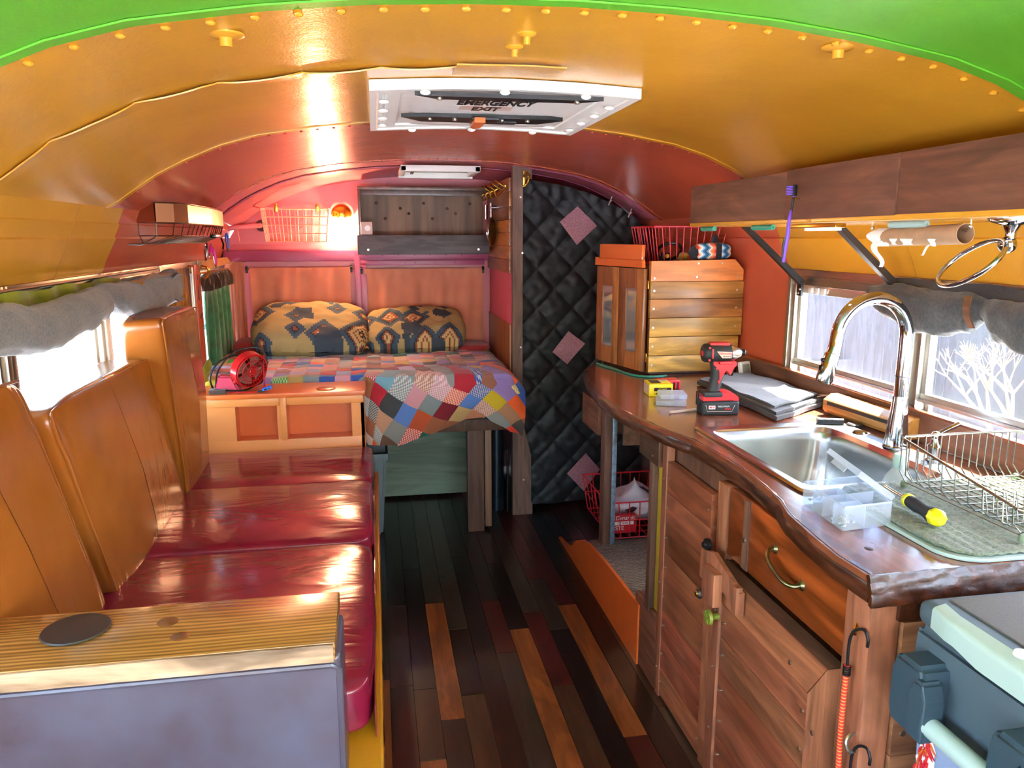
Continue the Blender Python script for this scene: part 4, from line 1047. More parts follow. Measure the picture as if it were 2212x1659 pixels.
# rolled grey blackout curtain over the left windows
t = thing('rolled_curtain', 'grey felt blackout curtain rolled up along the top of the left windows', 'curtain', (-.8, 2.4, 1.2))
def roll(name, pts, rad, mat, n=26, seg=18, par=t, seed=0, flat=1, wr=.15):
    b = B(); P = [V(p) for p in pts]; m = len(P)
    def fn(u, v):
        s = u*(m-1); i = min(int(s), m-2); f = s-i; f2 = f*f*(3-2*f); c = P[i].lerp(P[i+1], f); r = rad[i]+(rad[i+1]-rad[i])*f2
        c.z = P[i].z+(P[i+1].z-P[i].z)*f2; c.x = P[i].x+(P[i+1].x-P[i].x)*f2
        a = v*2*PI
        r2 = r*(1+wr*noise.noise(V((c.y*7+seed, math.cos(a)*1.3, math.sin(a)*1.3)))+wr*.5*noise.noise(V((c.y*22+seed+a*2, math.cos(a)*2, math.sin(a)*2))))
        return V((c.x+math.cos(a)*r2*flat, c.y, c.z+math.sin(a)*r2))
    b.surf(fn, n*5, seg*2); o = obj(name, b, mat, par)
    for p in o.data.polygons: p.use_smooth = True
    return o
roll('roll', [(-.80, .9, 1.305), (-.80, 1.3, 1.305), (-.80, 1.75, 1.305), (-.80, 2.0, 1.285), (-.80, 2.25, 1.295), (-.81, 2.42, 1.305), (-.815, 2.50, 1.335)], [.05, .050, .055, .058, .056, .052, .028], 'greycloth', flat=.8)
roll('tied_end', [(-.81, 2.47, 1.335), (-.81, 2.62, 1.305), (-.81, 2.80, 1.295), (-.80, 3.05, 1.300), (-.80, 3.2, 1.31)], [.028, .052, .060, .064, .066], 'greycloth', seed=9, flat=.8)
b = B(); b.surf(lambda u, v: (-.77-.07*v, 2.75+.45*u, 1.345+.03*math.sin(u*PI)*(1-v)+.012*math.sin(u*8+v*3)), 30, 8, thick=.004); obj('lining', b, 'mustardcloth', t)
b = B(); b.surf(lambda u, v: (-.745-.04*math.sin(v*PI), 3.10+.10*u, 1.26+.10*v), 6, 8, thick=.004); obj('lining', b, 'charcoal', t)
t2 = thing('short_curtain', 'lime green gathered curtain strip above the grey rolled curtain on the left', 'curtain', (-.85, 2.1, 1.25))
b = B(); b.surf(lambda u, v: (-.862+.02*v*(1-.5*v)+.007*math.sin(u*46+2*math.sin(u*9)), 1.3+1.5*u, 1.368-.11*v+.004*math.sin(u*30)), 150, 8, thick=.004)
obj('cloth', b, 'limefabric', t2)
b = B(); b.tube([(-.862, 1.2, 1.372), (-.862, 3.3, 1.378)], .005); obj('rod', b, 'alum', t2)
t = thing('side_curtain', 'mustard gathered curtain on the left wall beside the grey rolled curtain', 'curtain', (-.84, 3.45, .9))
pleats('cloth', (-.845, 3.30), (-.845, 3.66), .9, 1.365, 'mustardcloth', t, .010, 5, (1, 0, 0), seed=2)
b = B(); b.tube([(-.845, 3.28, 1.36), (-.845, 3.70, 1.362)], .004); obj('rod', b, 'blackmetal', t)
b = B(); b.tube([(-.845, 3.66, 1.36), (-.82, 3.66, 1.372), (-.82, 3.66, 1.34)], .004); obj('hook', b, 'brass', t)
t = thing('vent_panel', 'black panel with a bare metal edge beside the mustard curtain', 'panel', (-.85, 3.78, .85))
b = B(); b.box((-.885, 3.68, .85), (-.852, 3.82, 1.36), .004); obj('panel', b, 'blackgloss', t)
b = B(); b.box((-.885, 3.822, .95), (-.848, 3.842, 1.36), .002); obj('edge', b, 'alum_light', t)
t = thing('switch_post', 'orange red painted post with switch holes between the black panel and green curtain', 'post', (-.86, 3.9, .7))
b = B(); b.box((-.885, 3.845, .71), (-.842, 3.95, 1.37), .004); obj('post', b, 'red', t)
b = B(); b.box((-.8425, 3.88, 1.20), (-.840, 3.90, 1.27), .002); b.box((-.8425, 3.88, 1.30), (-.840, 3.895, 1.325), .001); b.cyl((-.8425, 3.89, 1.12), (-.839, 3.89, 1.12), .006); b.cyl((-.8425, 3.915, 1.13), (-.839, 3.915, 1.13), .006); obj('switch', b, 'burgundy', t)
t = thing('green_curtain', 'green velvet curtain with a gathered dark brown top beside the bed', 'curtain', (-.84, 4.33, .82))
pleats('cloth', (-.842, 4.02), (-.842, 4.66), .82, 1.27, 'greenvelvet', t, .013, 5, (1, 0, 0), seed=3)
pleats('top_band', (-.838, 4.00), (-.838, 4.66), 1.235, 1.32, 'browncloth', t, .016, 9, (1, 0, 0), seed=5, thick=.006)
b = B(); b.tube([(-.842, 3.96, 1.325), (-.842, 4.70, 1.32)], .006); b.tube([(-.84, 3.98, 1.36), (-.81, 3.975, 1.35), (-.81, 3.98, 1.32), (-.83, 3.98, 1.30)], .007, smooth=4); obj('rod', b, 'brass', t)
b = B(); b.surf(lambda u, v: (-.845+.02*v+.003*math.sin(u*20), 3.99+.70*u, 1.385-.045*v*(1-.3*u)), 30, 6, thick=.004); tag(obj('window_valance', b, 'cork'), 'cream folded cloth valance above the green curtain', 'valance')
t = thing('corner_curtain', 'pale peach curtain hanging in the rear left corner next to the green curtain', 'curtain', (-.8, 4.67, .85))
pleats('cloth', (-.855, 4.67), (-.755, 4.695), .88, 1.36, 'curtpeach', t, .008, 2, (.3, -1, 0), seed=1)
b = B(); b.tube([(-.865, 4.665, 1.365), (-.745, 4.695, 1.36)], .003); obj('rod', b, 'brass', t)

# ---------------- on the cubby cabinet ----------------
t = thing('desk_fan', 'small red desk fan tilted on its stand on top of the orange cubby cabinet', 'fan', (-.56, 3.47, .832))
FM = Matrix.Translation((-.565, 3.47, .925)) @ Matrix.Rotation(.55, 4, 'Z') @ Matrix.Rotation(-.62, 4, 'Y') @ Matrix.Rotation(.35, 4, 'X')
b = B(); b.lathe_axis((0, .02, 0), (0, -.02, 0), [(0, .074), (.0, .080), (1, .080), (1, .074)], 32, cap=False)
for r in (.074, .05, .026): b.tube([(r*math.cos(a), -.026, r*math.sin(a)) for a in [2*PI*k/32 for k in range(32)]], .0022, 6, closed=True)
for k in range(28):
    a = 2*PI*k/28; b.tube([(.012*math.cos(a), -.027, .012*math.sin(a)), (.078*math.cos(a+.3), -.024, .078*math.sin(a+.3))], .0011, 5)
b.lathe_axis((0, -.026, 0), (0, -.03, 0), [(0, .016), (1, .014)], 20); b.xf(FM); obj('grille', b, 'fanred', t)
b = B()
for k in range(4):
    a0 = k*PI/2; b.surf(lambda u, v, a0=a0: ((.012+.055*u)*math.cos(a0+v*1.1), .006*math.sin(v*PI)-.012*v, (.012+.055*u)*math.sin(a0+v*1.1)), 6, 8, thick=.0015)
b.cyl((0, .0, 0), (0, -.018, 0), .013); b.xf(FM); obj('blades', b, 'bladegrey', t)
b = B(); b.lathe_axis((0, .02, 0), (0, .05, 0), [(0, .078), (.4, .06), (1, .03)], 24); b.xf(FM); obj('back_cover', b, 'burgundy', t)
b = B(); P0 = FM @ V((.082, 0, 0)); P1 = FM @ V((-.082, 0, 0)); b.tube([P0, (-.50, 3.44, .86), (-.515, 3.405, .8365), (-.60, 3.40, .8365), (-.66, 3.45, .8365), (-.64, 3.50, .86), P1], .0035, 8, smooth=5); b.sphere(P0, .009); b.sphere(P1, .009); obj('stand', b, 'fanred', t)
b = B(); b.box((-.525, 3.398, .833), (-.50, 3.41, .842), .002); obj('foot', b, 'rubber', t)
b = B(); b.box((-.505, 3.395, .842), (-.462, 3.425, .856), .005); b.mat(1); b.box((-.497, 3.394, .846), (-.484, 3.396, .852)); b.box((-.478, 3.394, .847), (-.470, 3.396, .851)); b.xf(Matrix.Translation((-.483, 3.41, .849)) @ Matrix.Rotation(-.25, 4, 'Y') @ Matrix.Translation((.483, -3.41, -.849)))
tag(obj('usb_charger', b, ['blue', 'black']), 'bright blue two port charger lying by the foot of the red fan', 'charger')
b = B(); b.hexa([(-.705, 3.40, .833), (-.60, 3.42, .833), (-.60, 3.52, .833), (-.71, 3.52, .833)], [(-.69, 3.43, .905), (-.635, 3.44, .90), (-.64, 3.50, .90), (-.70, 3.50, .905)])
bmesh.ops.bevel(b.bm, geom=b.bm.edges[:], offset=.008, segments=3, affect='EDGES'); tag(obj('pink_pouch', b, 'pinkbag'), 'shiny pink red pouch to the left of the red desk fan', 'pouch')
b = B(); b.tube([(-.72, 3.46, .842), (-.725, 3.44, .90), (-.69, 3.46, .96), (-.62, 3.50, .985), (-.585, 3.50, .955)], .0045, 8, smooth=8)
b.tube([(-.72, 3.42, .842), (-.70, 3.40, .850), (-.64, 3.40, .845), (-.58, 3.43, .84), (-.55, 3.5, .845), (-.52, 3.55, .86), (-.50, 3.56, .94), (-.52, 3.56, 1.0), (-.57, 3.55, 1.01), (-.64, 3.53, .99), (-.70, 3.50, .92), (-.71, 3.46, .845)], .004, 8, smooth=8)
tag(obj('power_cable', b, 'black'), 'black cable looping over the pouch and the red fan', 'cable')
b = B(); b.box((-.725, 3.385, .833), (-.655, 3.43, .852), .004); tag(obj('leather_wallet', b, 'browncloth'), 'worn dark wallet on the left corner of the cubby cabinet', 'wallet')
b = B(); b.surf(lambda u, v: (-.80+.03*math.sin(u*PI)+.01*math.sin(v*6), 3.55+.16*u, .85+.10*math.sin(u*PI)**.7*(1-v)), 14, 8, thick=.006); tag(obj('lime_cloth', b, 'limefabric'), 'bit of lime green cloth poking out behind the tall tan cushion', 'cloth')

# ---------------- quilted bathroom curtain ----------------
t = thing('quilted_curtain', 'black diamond quilted curtain across the bathroom doorway with three mauve patches', 'curtain', (1.1, 4.0, 0))
def qc(u, v):
    x = .758+.70*u
    zt = min(1.80-.01, zc(x)-.045-.05*max(0, 1-u*6)); zt = zc(x)-.05 if u > .08 else 1.79
    z = zt+(.03-zt)*v
    p = V((x, 3.985, z))
    a = (x*1.0+z*.95)/.20+.42; c = (x*1.0-z*.95)/.20+.1
    da = abs((a % 1)-.5)*2; dc = abs((c % 1)-.5)*2
    puff = .011*(1-da**5)*(1-dc**5)
    p.y = 3.99-puff-.012*math.sin(x*9+z*1.3)-.006*nz((x*9, z*14, 0))-.005*nz((x*25, z*30, 3))
    if v < .04: p.y += .004*math.sin(x*90)
    return p
b = B(); b.surf(qc, 130, 240, thick=.004); obj('cloth', b, 'blackcloth', t)
def qz(x, z):
    a = (x*1.0+z*.95)/.20+.42; c = (x*1.0-z*.95)/.20+.1
    return 3.966-.012*math.sin(x*9+z*1.3)
for pts in ([(.965, 1.58), (1.06, 1.66), (1.165, 1.56), (1.06, 1.46)], [(.93, .89), (1.02, 1.00), (1.115, .93), (1.015, .82)], [(1.02, .20), (1.13, .31), (1.215, .21), (1.12, .09)]):
    b = B(); P = [V((x, 0, z)) for x, z in pts]
    def pf(u, v, P=P):
        p = P[0].lerp(P[1], u).lerp(P[3].lerp(P[2], u), v); p.y = qz(p.x, p.z)-.004*nz((p.x*20, p.z*20, 1)); return p
    b.surf(pf, 10, 10, thick=.002); o = obj('patch', b, 'mauve', t); o['label'] = 'mauve diamond patch'
b = B()
for x in (1.235, 1.345):
    z = zc(x)-.045; b.tube([(x-.012, 3.955, z-.02), (x+.006, 3.955, z+.025)], .004); b.tube([(x-.012, 3.952, z), (x+.015, 3.952, z+.005)], .002); b.sphere((x, 3.952, z+.003), .007)
obj('toggle', b, 'screw', t)
rib('trim_16', 3.90, 3.935, 'plum', .004, .42, 1.06, 30)

# ---------------- step, carpet, counter leg ----------------
st_poly = [(2.36, 0), (3.54, 0), (3.53, .012), (3.44, .022), (3.36, .035), (3.27, .075), (3.20, .125), (3.10, .17), (3.0, .192), (2.8, .212), (2.6, .222), (2.36, .228)]
b = B(); b.prism(st_poly, (.872, .885), 'X'); tag(obj('step_riser', b, 'orange'), 'orange painted board with a curved top edge along the foot of the carpeted step', 'board')
b = B()
tp = st_poly[3:]
for (y0, z0), (y1, z1) in zip(tp, tp[1:]): b.quad([(.885, y0, z0-.003), (1.555, y0, z0-.003), (1.555, y1, z1-.003), (.885, y1, z1-.003)]); b.quad([(.885, y0, .001), (1.555, y0, .001), (1.555, y1, .001), (.885, y1, .001)])
bmesh.ops.remove_doubles(b.bm, verts=b.bm.verts[:], dist=.0005)
tag(obj('carpet_step', b, 'carpet'), 'grey brown ribbed carpet covering the raised step under the counter', 'carpet')

# ---------------- counter top ----------------
front = [(1.105, .83), (1.20, .825), (1.30, .835), (1.41, .85), (1.50, .878), (1.60, .893), (1.74, .906), (1.88, .903), (2.02, .895), (2.13, .862), (2.28, .83), (2.47, .812), (2.70, .815), (2.95, .845), (3.22, .90)]
def fx_(y):
    for (a, p), (c, q) in zip(front, front[1:]):
        if y <= c: return p+(q-p)*max(0, (y-a))/(c-a)
    return .9
CT_ROOT = t = thing('countertop', 'glossy reddish wooden worktop with a wavy live edge along the right wall', 'countertop', (1.2, 2.2, .875))
b = B()
SY0, SY1, SX0, SX1 = 1.56, 2.10, .965, 1.385
def poly(y0, y1, x1=1.545, xl=None):
    ys = [y0]+[y for y, _ in front if y0 < y < y1]+[y1]
    return [(fx_(y), y) for y in ys]+[(x1, y1), (x1, y0)]
b.prism(poly(1.105, SY0), (.875, .92), 'Z'); 
far = [(fx_(y), y) for y in [SY1]+[y for y, _ in front if SY1 < y]]+[(1.03, 3.44), (1.545, 3.46), (1.545, SY1)]
b.prism(far, (.875, .92), 'Z')
ys = [SY0]+[y for y, _ in front if SY0 < y < SY1]+[SY1]
b.prism([(fx_(y), y) for y in ys]+[(SX0, SY1), (SX0, SY0)], (.875, .92), 'Z')
b.box((SX1, SY0, .875), (1.545, SY1, .92))
obj('top', b, 'counter', t)
b = B()
def le(u, v):
    y = 1.10+2.12*u; x = fx_(y); a = v*PI*.62
    w = .0025*nz((y*14, v*4, 0))+.0012*nz((y*40, v*9, 2))
    return V((x+.006-.010*math.sin(a)-w, y, .9208-.047*v))
b.surf(le, 220, 10, thick=.010)
def ne(u, v):
    x = .825+.72*u; w = .003*nz((x*16, v*4, 5))+.002*nz((x*45, v*9, 2)); a = v*PI*.6
    return V((x, 1.11-.012*math.sin(a)-w, .9215-.05*v))
b.surf(ne, 90, 10, thick=.010); obj('live_edge', b, 'liveedge', t)
b = B(); b.lathe_axis((.905, 1.215, .9203), (.905, 1.215, .9212), [(0, .009), (1, .007)], 16); obj('peg', b, 'walnut', t)
t = thing('backsplash', 'dark reddish board standing behind the worktop under the right windows', 'backsplash', (1.54, 2, .92))
b = B(); b.box((1.525, -.6, .922), (1.545, 3.02, 1.005), .003); obj('board', b, 'shelfboard', t)
b = B(); b.box((1.518, -.6, 1.005), (1.548, 3.02, 1.012), .002); obj('cap', b, 'drawerwood', t)
t = CT_ROOT
b = B(); b.box((.930, 2.98, .190), (.962, 3.04, .875), .002); t = obj('leg', b, 'walnut_z', t)
b = B(); b.box((.962, 2.975, .192), (.982, 3.03, .80), .002); obj('metal_strip', b, 'galv', t)
t = CT_ROOT
b = B(); b.box((.918, 3.045, .665), (.932, 3.30, .805), .001); t = obj('drawer_front', b, 'shelfboard', t)
b = B(); b.box((.932, 3.05, .665), (1.15, 3.29, .675)); b.box((.932, 3.27, .675), (1.15, 3.29, .80)); b.box((.932, 3.05, .675), (1.15, 3.06, .80)); b.box((1.14, 3.05, .675), (1.15, 3.29, .80)); b.box((.98, 3.1, .80), (1.12, 3.25, .872)); obj('tray', b, 'walnut', t)
b = B(); b.box((.985, 2.90, .655), (1.42, 2.915, .872), .001); b.cyl((1.0, 2.90, .68), (1.0, 2.896, .68), .005); obj('cross_board', b, 'walnut', CT_ROOT)

# basket under the counter, with the grocery bag
t = wire_basket('wire_basket', 'dull red wire basket on the floor under the counter holding a grocery bag', .97, 1.36, 3.04, 3.46, .185, .355, 'redwire', 8, 6, 2, .0025, .025)
b = B()
def bagf(u, v):
    a = u*2*PI; k = math.sin(min(1, v*1.0)*PI)**.5
    r = .115*k*(1+.25*nz((math.cos(a)*2, math.sin(a)*2, v*4)))
    return V((1.15+r*math.cos(a)*1.15, 3.22+r*math.sin(a), .215+.155*v+.05*max(0, v-.7)*nz((a, v*5, 2))*6))
b.surf(bagf, 40, 24); t = thing('grocery_bag', 'white plastic grocery bag bulging in the red basket under the counter', 'bag', (1.15, 3.22, .215)); obj('bag', b, 'bagwhite', t)
b = B(); b.sphere((1.10, 3.115, .300), .030, (1, .3, .7)); obj('round_print', b, 'burgundy', t)
b = B(); b.box((.99, 3.07, .20), (1.115, 3.10, .285), .006)
t = thing('food_packet', 'red food packet with white print in front of the grocery bag', 'packet', (1.05, 3.08, .20))
obj('packet', b, 'milk', t)
text('lettering', 'Dynamic', .026, frameM((1.06, 3.0685, .272), (1, 0, 0), (0, 0, 1)), 'paper', t, .0004, shear=.2)
b = B(); b.box((1.01, 3.0690, .240), (1.10, 3.0702, .256)); obj('white_band', b, 'paper', t)
text('lettering', 'DOUBLE', .016, frameM((1.055, 3.0682, .248), (1, 0, 0), (0, 0, 1)), 'milk', t, .0004)
text('lettering', 'STE', .026, frameM((1.035, 3.0685, .225), (1, 0, 0), (0, 0, 1)), 'paper', t, .0004)

# ---------------- cabinets under the counter ----------------
t = thing('base_cabinet', 'plank fronted wooden kitchen cabinet under the sink with two doors and a drawer', 'cabinet', (1.2, 1.7, 0))
b = B(); b.box((.91, 1.14, .0), (.925, 2.20, .87)); b.box((.91, 2.30, 0), (1.5, 2.315, .87)); b.box((.93, 1.15, .0), (1.5, 1.17, .87)); b.box((.92, 1.15, .02), (1.5, 2.3, .04)); obj('carcass', b, 'walnut_z', t)
b = B(); b.box((.855, 1.125, .0), (.915, 1.20, .875), .006); obj('corner_post', b, 'stile', t)
b = B(); b.box((.895, 2.235, .25), (.925, 2.272, .86), .002); o = obj('yellow_strip', b, 'yellow_board', t); o['label'] = 'yellow painted upright strip'
b = B(); b.box((.875, 2.272, .25), (.925, 2.305, .86), .003); obj('stile', b, 'walnut_z', t)
b = B(); b.box((.872, 2.22, .775), (.888, 2.40, .868), .002); b.cyl((.872, 2.36, .82), (.868, 2.36, .82), .004); b.cyl((.872, 2.27, .80), (.868, 2.27, .80), .004); obj('corner_board', b, 'walnut', t)
b = B()
for k in range(3): b.box((.878, 2.20, .003+k*.087), (.893, 2.405, .087+k*.087), .001)
b.box((.893, 2.20, .0), (1.0, 2.40, .262)); obj('low_planks', b, 'shelfboard', t)
# left door
d = B(); X0_, X1_ = .882, .905
zz = [.06+.098*k for k in range(9)]
y0, y1 = 1.80, 2.20
for a in range(8): d.box((X0_, y0+.045, .01+a*.1005), (X1_, y1-.035, .01+(a+1)*.1005-.0015), .0012)
door = obj('door', d, 'doorplank', t)
b = B(); b.box((X0_-.004, y1-.036, .0), (X1_, y1, .868), .002); b.box((X0_-.004, 1.745, .665), (X1_+.002, 1.80, .868), .003); b.box((X0_-.003, y0, .0), (X1_, y0+.046, .62), .002)
obj('stile', b, 'stile', door)
b = B()
for a in range(8):
    for y in (y0+.06, y1-.045): b.cyl((X0_, y, .06+a*.1005), (X0_-.003, y, .06+a*.1005), .0035, n=10)
for z in (.1, .4, .75): b.cyl((X0_-.004, y1-.018, z), (X0_-.007, y1-.018, z), .003, n=10)
obj('screw', b, 'screw', door)
# right door, standing proud
RX0, RX1 = .852, .882
d = B(); y0, y1 = 1.235, 1.80
zs = [.0, .09, .185, .28, .375, .47, .56]
for a, c in zip(zs, zs[1:]): d.box((RX0+.004, y0+.06, a+.01), (RX1, y1-.10, c+.0085), .0015)
d.prism([(y1-.10, .57), (y0+.0, .66), (y0+.06, .572)][::-1]+[], (RX0+.004, RX1), 'X') if False else d.prism([(y1-.10, .572), (y1-.10, .66), (y0+.002, .66), (y0+.062, .572)], (RX0+.002, RX1), 'X')
door = obj('door', d, 'doorplank', t)
b = B(); b.prism([(y0, .0), (y0, .66), (y0+.06, .57), (y0+.06, 0)], (RX0+.002, RX1), 'X'); b.box((RX0-.004, y1-.10, .0), (RX1, y1-.055, .60), .003); b.box((RX0-.002, y1-.055, .13), (RX1, y1-.005, .60), .003); obj('stile', b, 'stile', door)
b = B(); b.prism([(RX0+.004, .661), (RX1+.004, .670), (RX1+.004, .661)], (y0, y1-.04), 'Y'); obj('top_strip', b, 'walnut', door)
b = B()
for a in (.05, .14, .24, .33, .43, .52):
    for y in (y0+.075, y1-.115): b.cyl((RX0+.004, y, a), (RX0, y, a), .0042, n=10)
b.cyl((RX0, y0+.13, .60), (RX0-.002, y0+.13, .60), .005); b.cyl((RX0, y0+.03, .5), (RX0-.002, y0+.03, .5), .005)
for z in (.2, .38, .54): b.cyl((RX0-.004, y1-.08, z), (RX0-.007, y1-.08, z), .0035, n=10)
obj('screw', b, 'screw', door)
b = B(); b.prism([(1.745+.0, .60), (1.80, .60), (1.80, .68), (1.72, .70), (1.57, .66), (1.57, .60), (1.66, .62)], (RX0-.016, RX0-.004), 'X', ); 
b.box((RX0-.040, 1.665, .575), (RX0-.014, 1.735, .665), .005); b.box((RX0-.024, 1.575, .60), (RX0-.006, 1.60, .672), .004); obj('turn_latch', b, 'stile', door)
b = B(); b.lathe_axis((RX0-.004, 1.775, .70), (RX0-.022, 1.775, .70), [(0, .017), (.5, .017), (.6, .009), (1, .008)], 20); obj('latch_bolt', b, 'blackmetal', door)
b = B(); b.lathe_axis((RX0-.005, 1.768, .566), (RX0-.036, 1.768, .566), [(0, .007), (.4, .007), (.5, .012), (.8, .015), (1, .010)], 20); b.mat(1); b.sphere((RX0-.037, 1.768, .566), .0085, (.5, 1, 1)); obj('knob', b, ['darksteel', 'brass'], door)
b = B(); b.lathe_axis((RX0-.004, 1.70, .533), (RX0-.036, 1.70, .533), [(0, .009), (.45, .008), (.6, .012), (.75, .021), (1, .019)], 24)
for k in range(6): b.box((-.0015, .004, -.001), (.0015, .016, .001), M=Matrix.Translation((RX0-.0365, 1.70, .533)) @ Matrix.Rotation(k*PI/3, 4, 'X'))
obj('fan_knob', b, 'olive', door)
# drawer
d = B(); d.box((.880, 1.222, .688), (.900, 1.735, .868), .002); dr = obj('drawer', d, 'drawerwood', t)
b = B(); b.box((.877, 1.625, .688), (.882, 1.655, .868), .001); b.box((.872, 1.205, .70), (.886, 1.216, .86), .001); obj('dark_strip', b, 'walnut_z', dr)
b = B(); b.cyl((.877, 1.64, .765), (.873, 1.64, .765), .006); obj('screw', b, 'screw', dr)
b = B(); b.tube([(.879, 1.505, .80), (.862, 1.50, .798), (.850, 1.48, .786), (.848, 1.44, .772), (.850, 1.41, .765), (.862, 1.392, .762), (.879, 1.388, .765)], [.007, .005, .0055, .0045, .0055, .005, .007], 10, smooth=5)
for y, z in ((1.505, .80), (1.388, .765)): b.lathe_axis((.880, y, z), (.874, y, z), [(0, .013), (1, .008)], 16)
obj('handle', b, 'oldbrass', dr)
# end panel
b = B()
for k in range(9): b.box((.917, 1.118, .004+k*.0905), (1.50, 1.132, .093+k*.0905), .0015)
e = obj('end_planks', b, 'endplank', t)
b = B()
for k in range(8): b.cyl((.937, 1.118, .05+k*.0905), (.937, 1.1145, .05+k*.0905), .005, n=12)
obj('screw', b, 'screw', e)
b = B(); b.box((.905, 1.116, .82), (1.53, 1.135, .874), .004); obj('dark_rail', b, 'liveedge', t)
b = B(); b.tube([(.86, 1.14, .585), (.845, 1.135, .59), (.832, 1.13, .58), (.836, 1.125, .562), (.850, 1.128, .560)], .0035, 8, smooth=5); obj('eye_screw', b, 'screw', t)
b = B(); b.cyl((.86, 1.165, .80), (.843, 1.15, .785), .004); obj('hook_screw', b, 'brass', t)
b = B(); b.box((.90, 1.66, .02), (.93, 1.80, .40), .006); tag(obj('blue_jug', b, 'coolerblue'), 'pale blue container seen through the gap beneath the cabinet doors', 'container')
# bungee cords
def bungee(p0, p1, mat, label, hook=True):
    t = thing('bungee_cord', label, 'cord', p1, 'bungee cords on the cabinet corner'); p0 = V(p0); p1 = V(p1)
    b = B(); pts = [p0.lerp(p1, k/12)+V((0, .004*math.sin(k*.7), 0)) for k in range(13)]
    b.tube(pts, .0055, 10); obj('cord', b, 'cordmat', t)
    b = B(); b.tube([p0+V((0, 0, .0)), p0+V((0, 0, .05)), p0+V((.004, -.008, .075)), p0+V((.01, -.024, .083)), p0+V((.012, -.034, .07)), p0+V((.012, -.034, .055))], .0028, 8, smooth=4)
    for k in range(4): b.lathe_axis(p0+V((0, 0, -.004-k*.005)), p0+V((0, 0, -.0005-k*.005)), [(0, .0075), (1, .0075)], 12)
    obj('hook', b, 'blackmetal', t)
m, nt, bs = nmat('cordmat'); tc = N(nt, 'ShaderNodeTexCoord'); ck = N(nt, 'ShaderNodeTexChecker'); ck.inputs['Scale'].default_value = 260; ck.inputs[1].default_value = col4(hexc('#e02a2a')); ck.inputs[2].default_value = col4(hexc('#e8a030'))
wv = N(nt, 'ShaderNodeTexWave', bands_direction='Z'); wv.inputs['Scale'].default_value = 45; rr = N(nt, 'ShaderNodeValToRGB'); rr.color_ramp.interpolation = 'CONSTANT'; rr.color_ramp.elements[0].color = col4(hexc('#e23a34')); rr.color_ramp.elements[1].position = .86; rr.color_ramp.elements[1].color = col4(hexc('#e8b040'))
nt.links.new(tc.outputs['Object'], wv.inputs['Vector']); nt.links.new(wv.outputs[0], rr.inputs[0]); nt.links.new(rr.outputs[0], bs.inputs['Base Color'])
bungee((.838, 1.155, .72), (.842, 1.15, .05), 0, 'red and yellow bungee cord hooked high on the cabinet corner post')
bungee((.845, 1.128, .50), (.850, 1.12, .05), 0, 'second bungee cord hooked on the metal eye lower on the corner post')

# ---------------- sink and tap ----------------
t = thing('kitchen_sink', 'stainless steel sink set into the wooden worktop below the windows', 'sink', (1.18, 1.83, .72))
b = B(); cx, cy = (SX0+SX1)/2, (SY0+SY1)/2
def rr(u, hx, hy, e=.25):
    a = u*2*PI; return (se(math.cos(a), e)*hx, se(math.sin(a), e)*hy)
lv = [(.245, .312, .9205, .06), (.247, .314, .9245, .06), (.238, .306, .927, .06), (.205, .268, .9245, .16), (.200, .263, .9215, .2), (.193, .256, .905, .24), (.185, .248, .80, .28), (.175, .238, .745, .32), (.13, .19, .728, .5), (.03, .03, .724, 1), (.0001, .0001, .722, 1)]
def sk(u, v):
    s = v*(len(lv)-1); i = min(int(s), len(lv)-2); f = s-i
    hx, hy, z, e = [lv[i][k]+(lv[i+1][k]-lv[i][k])*f for k in range(4)]
    x, y = rr(u, hx, hy, e); off = .02 if i <= 2 else .02*(1-min(1, (s-2)/2)) if s < 4 else 0
    return V((cx+x+off, cy+y, z))
b.surf(sk, 120, 40, thick=.0015); o = obj('basin', b, 'steel', t)
b = B(); b.lathe_axis((1.16, 1.83, .724), (1.16, 1.83, .728), [(0, .038), (.5, .042), (1, .030)], 28); obj('drain', b, 'chrome', t)
b = B(); b.lathe_axis((1.412, 1.985, .926), (1.412, 1.985, .930), [(0, .022), (1, .018)], 28); obj('hole_cover', b, 'chrome', t)
t = thing('kitchen_tap', 'tall chrome gooseneck kitchen tap rising behind the sink', 'tap', (1.415, 1.83, .925))
b = B(); b.lathe_axis((1.415, 1.83, .925), (1.415, 1.83, 1.07), [(0, .034), (.03, .034), (.05, .031), (.45, .0265), (.7, .0225), (1, .019)], 32); obj('base', b, 'chrome', t)
b = B(); pts = [(1.415, 1.83, 1.05), (1.415, 1.83, 1.13), (1.415, 1.83, 1.235)]
for k in range(1, 14):
    a = PI*k/14*1.02; pts.append((1.312+.103*math.cos(a), 1.83, 1.237+.103*math.sin(a)))
pts += [(1.205, 1.83, 1.215), (1.197, 1.83, 1.185)]
b.tube(pts, .0175, 24, smooth=3); obj('neck', b, 'chrome', t)
b = B(); b.lathe_axis((1.199, 1.83, 1.195), (1.178, 1.83, 1.115), [(0, .0175), (.02, .0195), (.9, .0225), (1, .020)], 28); obj('spray_head', b, 'chrome', t)
b = B(); b.box((1.165, 1.822, 1.14), (1.175, 1.838, 1.165), .004); b.sphere((1.172, 1.83, 1.178), .006); obj('spray_button', b, 'blackgloss', t)
b = B(); b.lathe_axis((1.415, 1.83, 1.125), (1.415, 1.83, 1.1275), [(0, .0182), (1, .0182)], 28); obj('joint_ring', b, 'darksteel', t)
t = thing('soap_dispenser', 'chrome soap dispenser with a slanted lever behind the dish rack', 'dispenser', (1.43, 1.70, .926))
b = B(); b.lathe_axis((1.43, 1.70, .926), (1.43, 1.70, .985), [(0, .021), (.05, .021), (.1, .017), (.55, .017), (.62, .019), (.75, .012), (1, .010)], 24); obj('body', b, 'chrome', t)
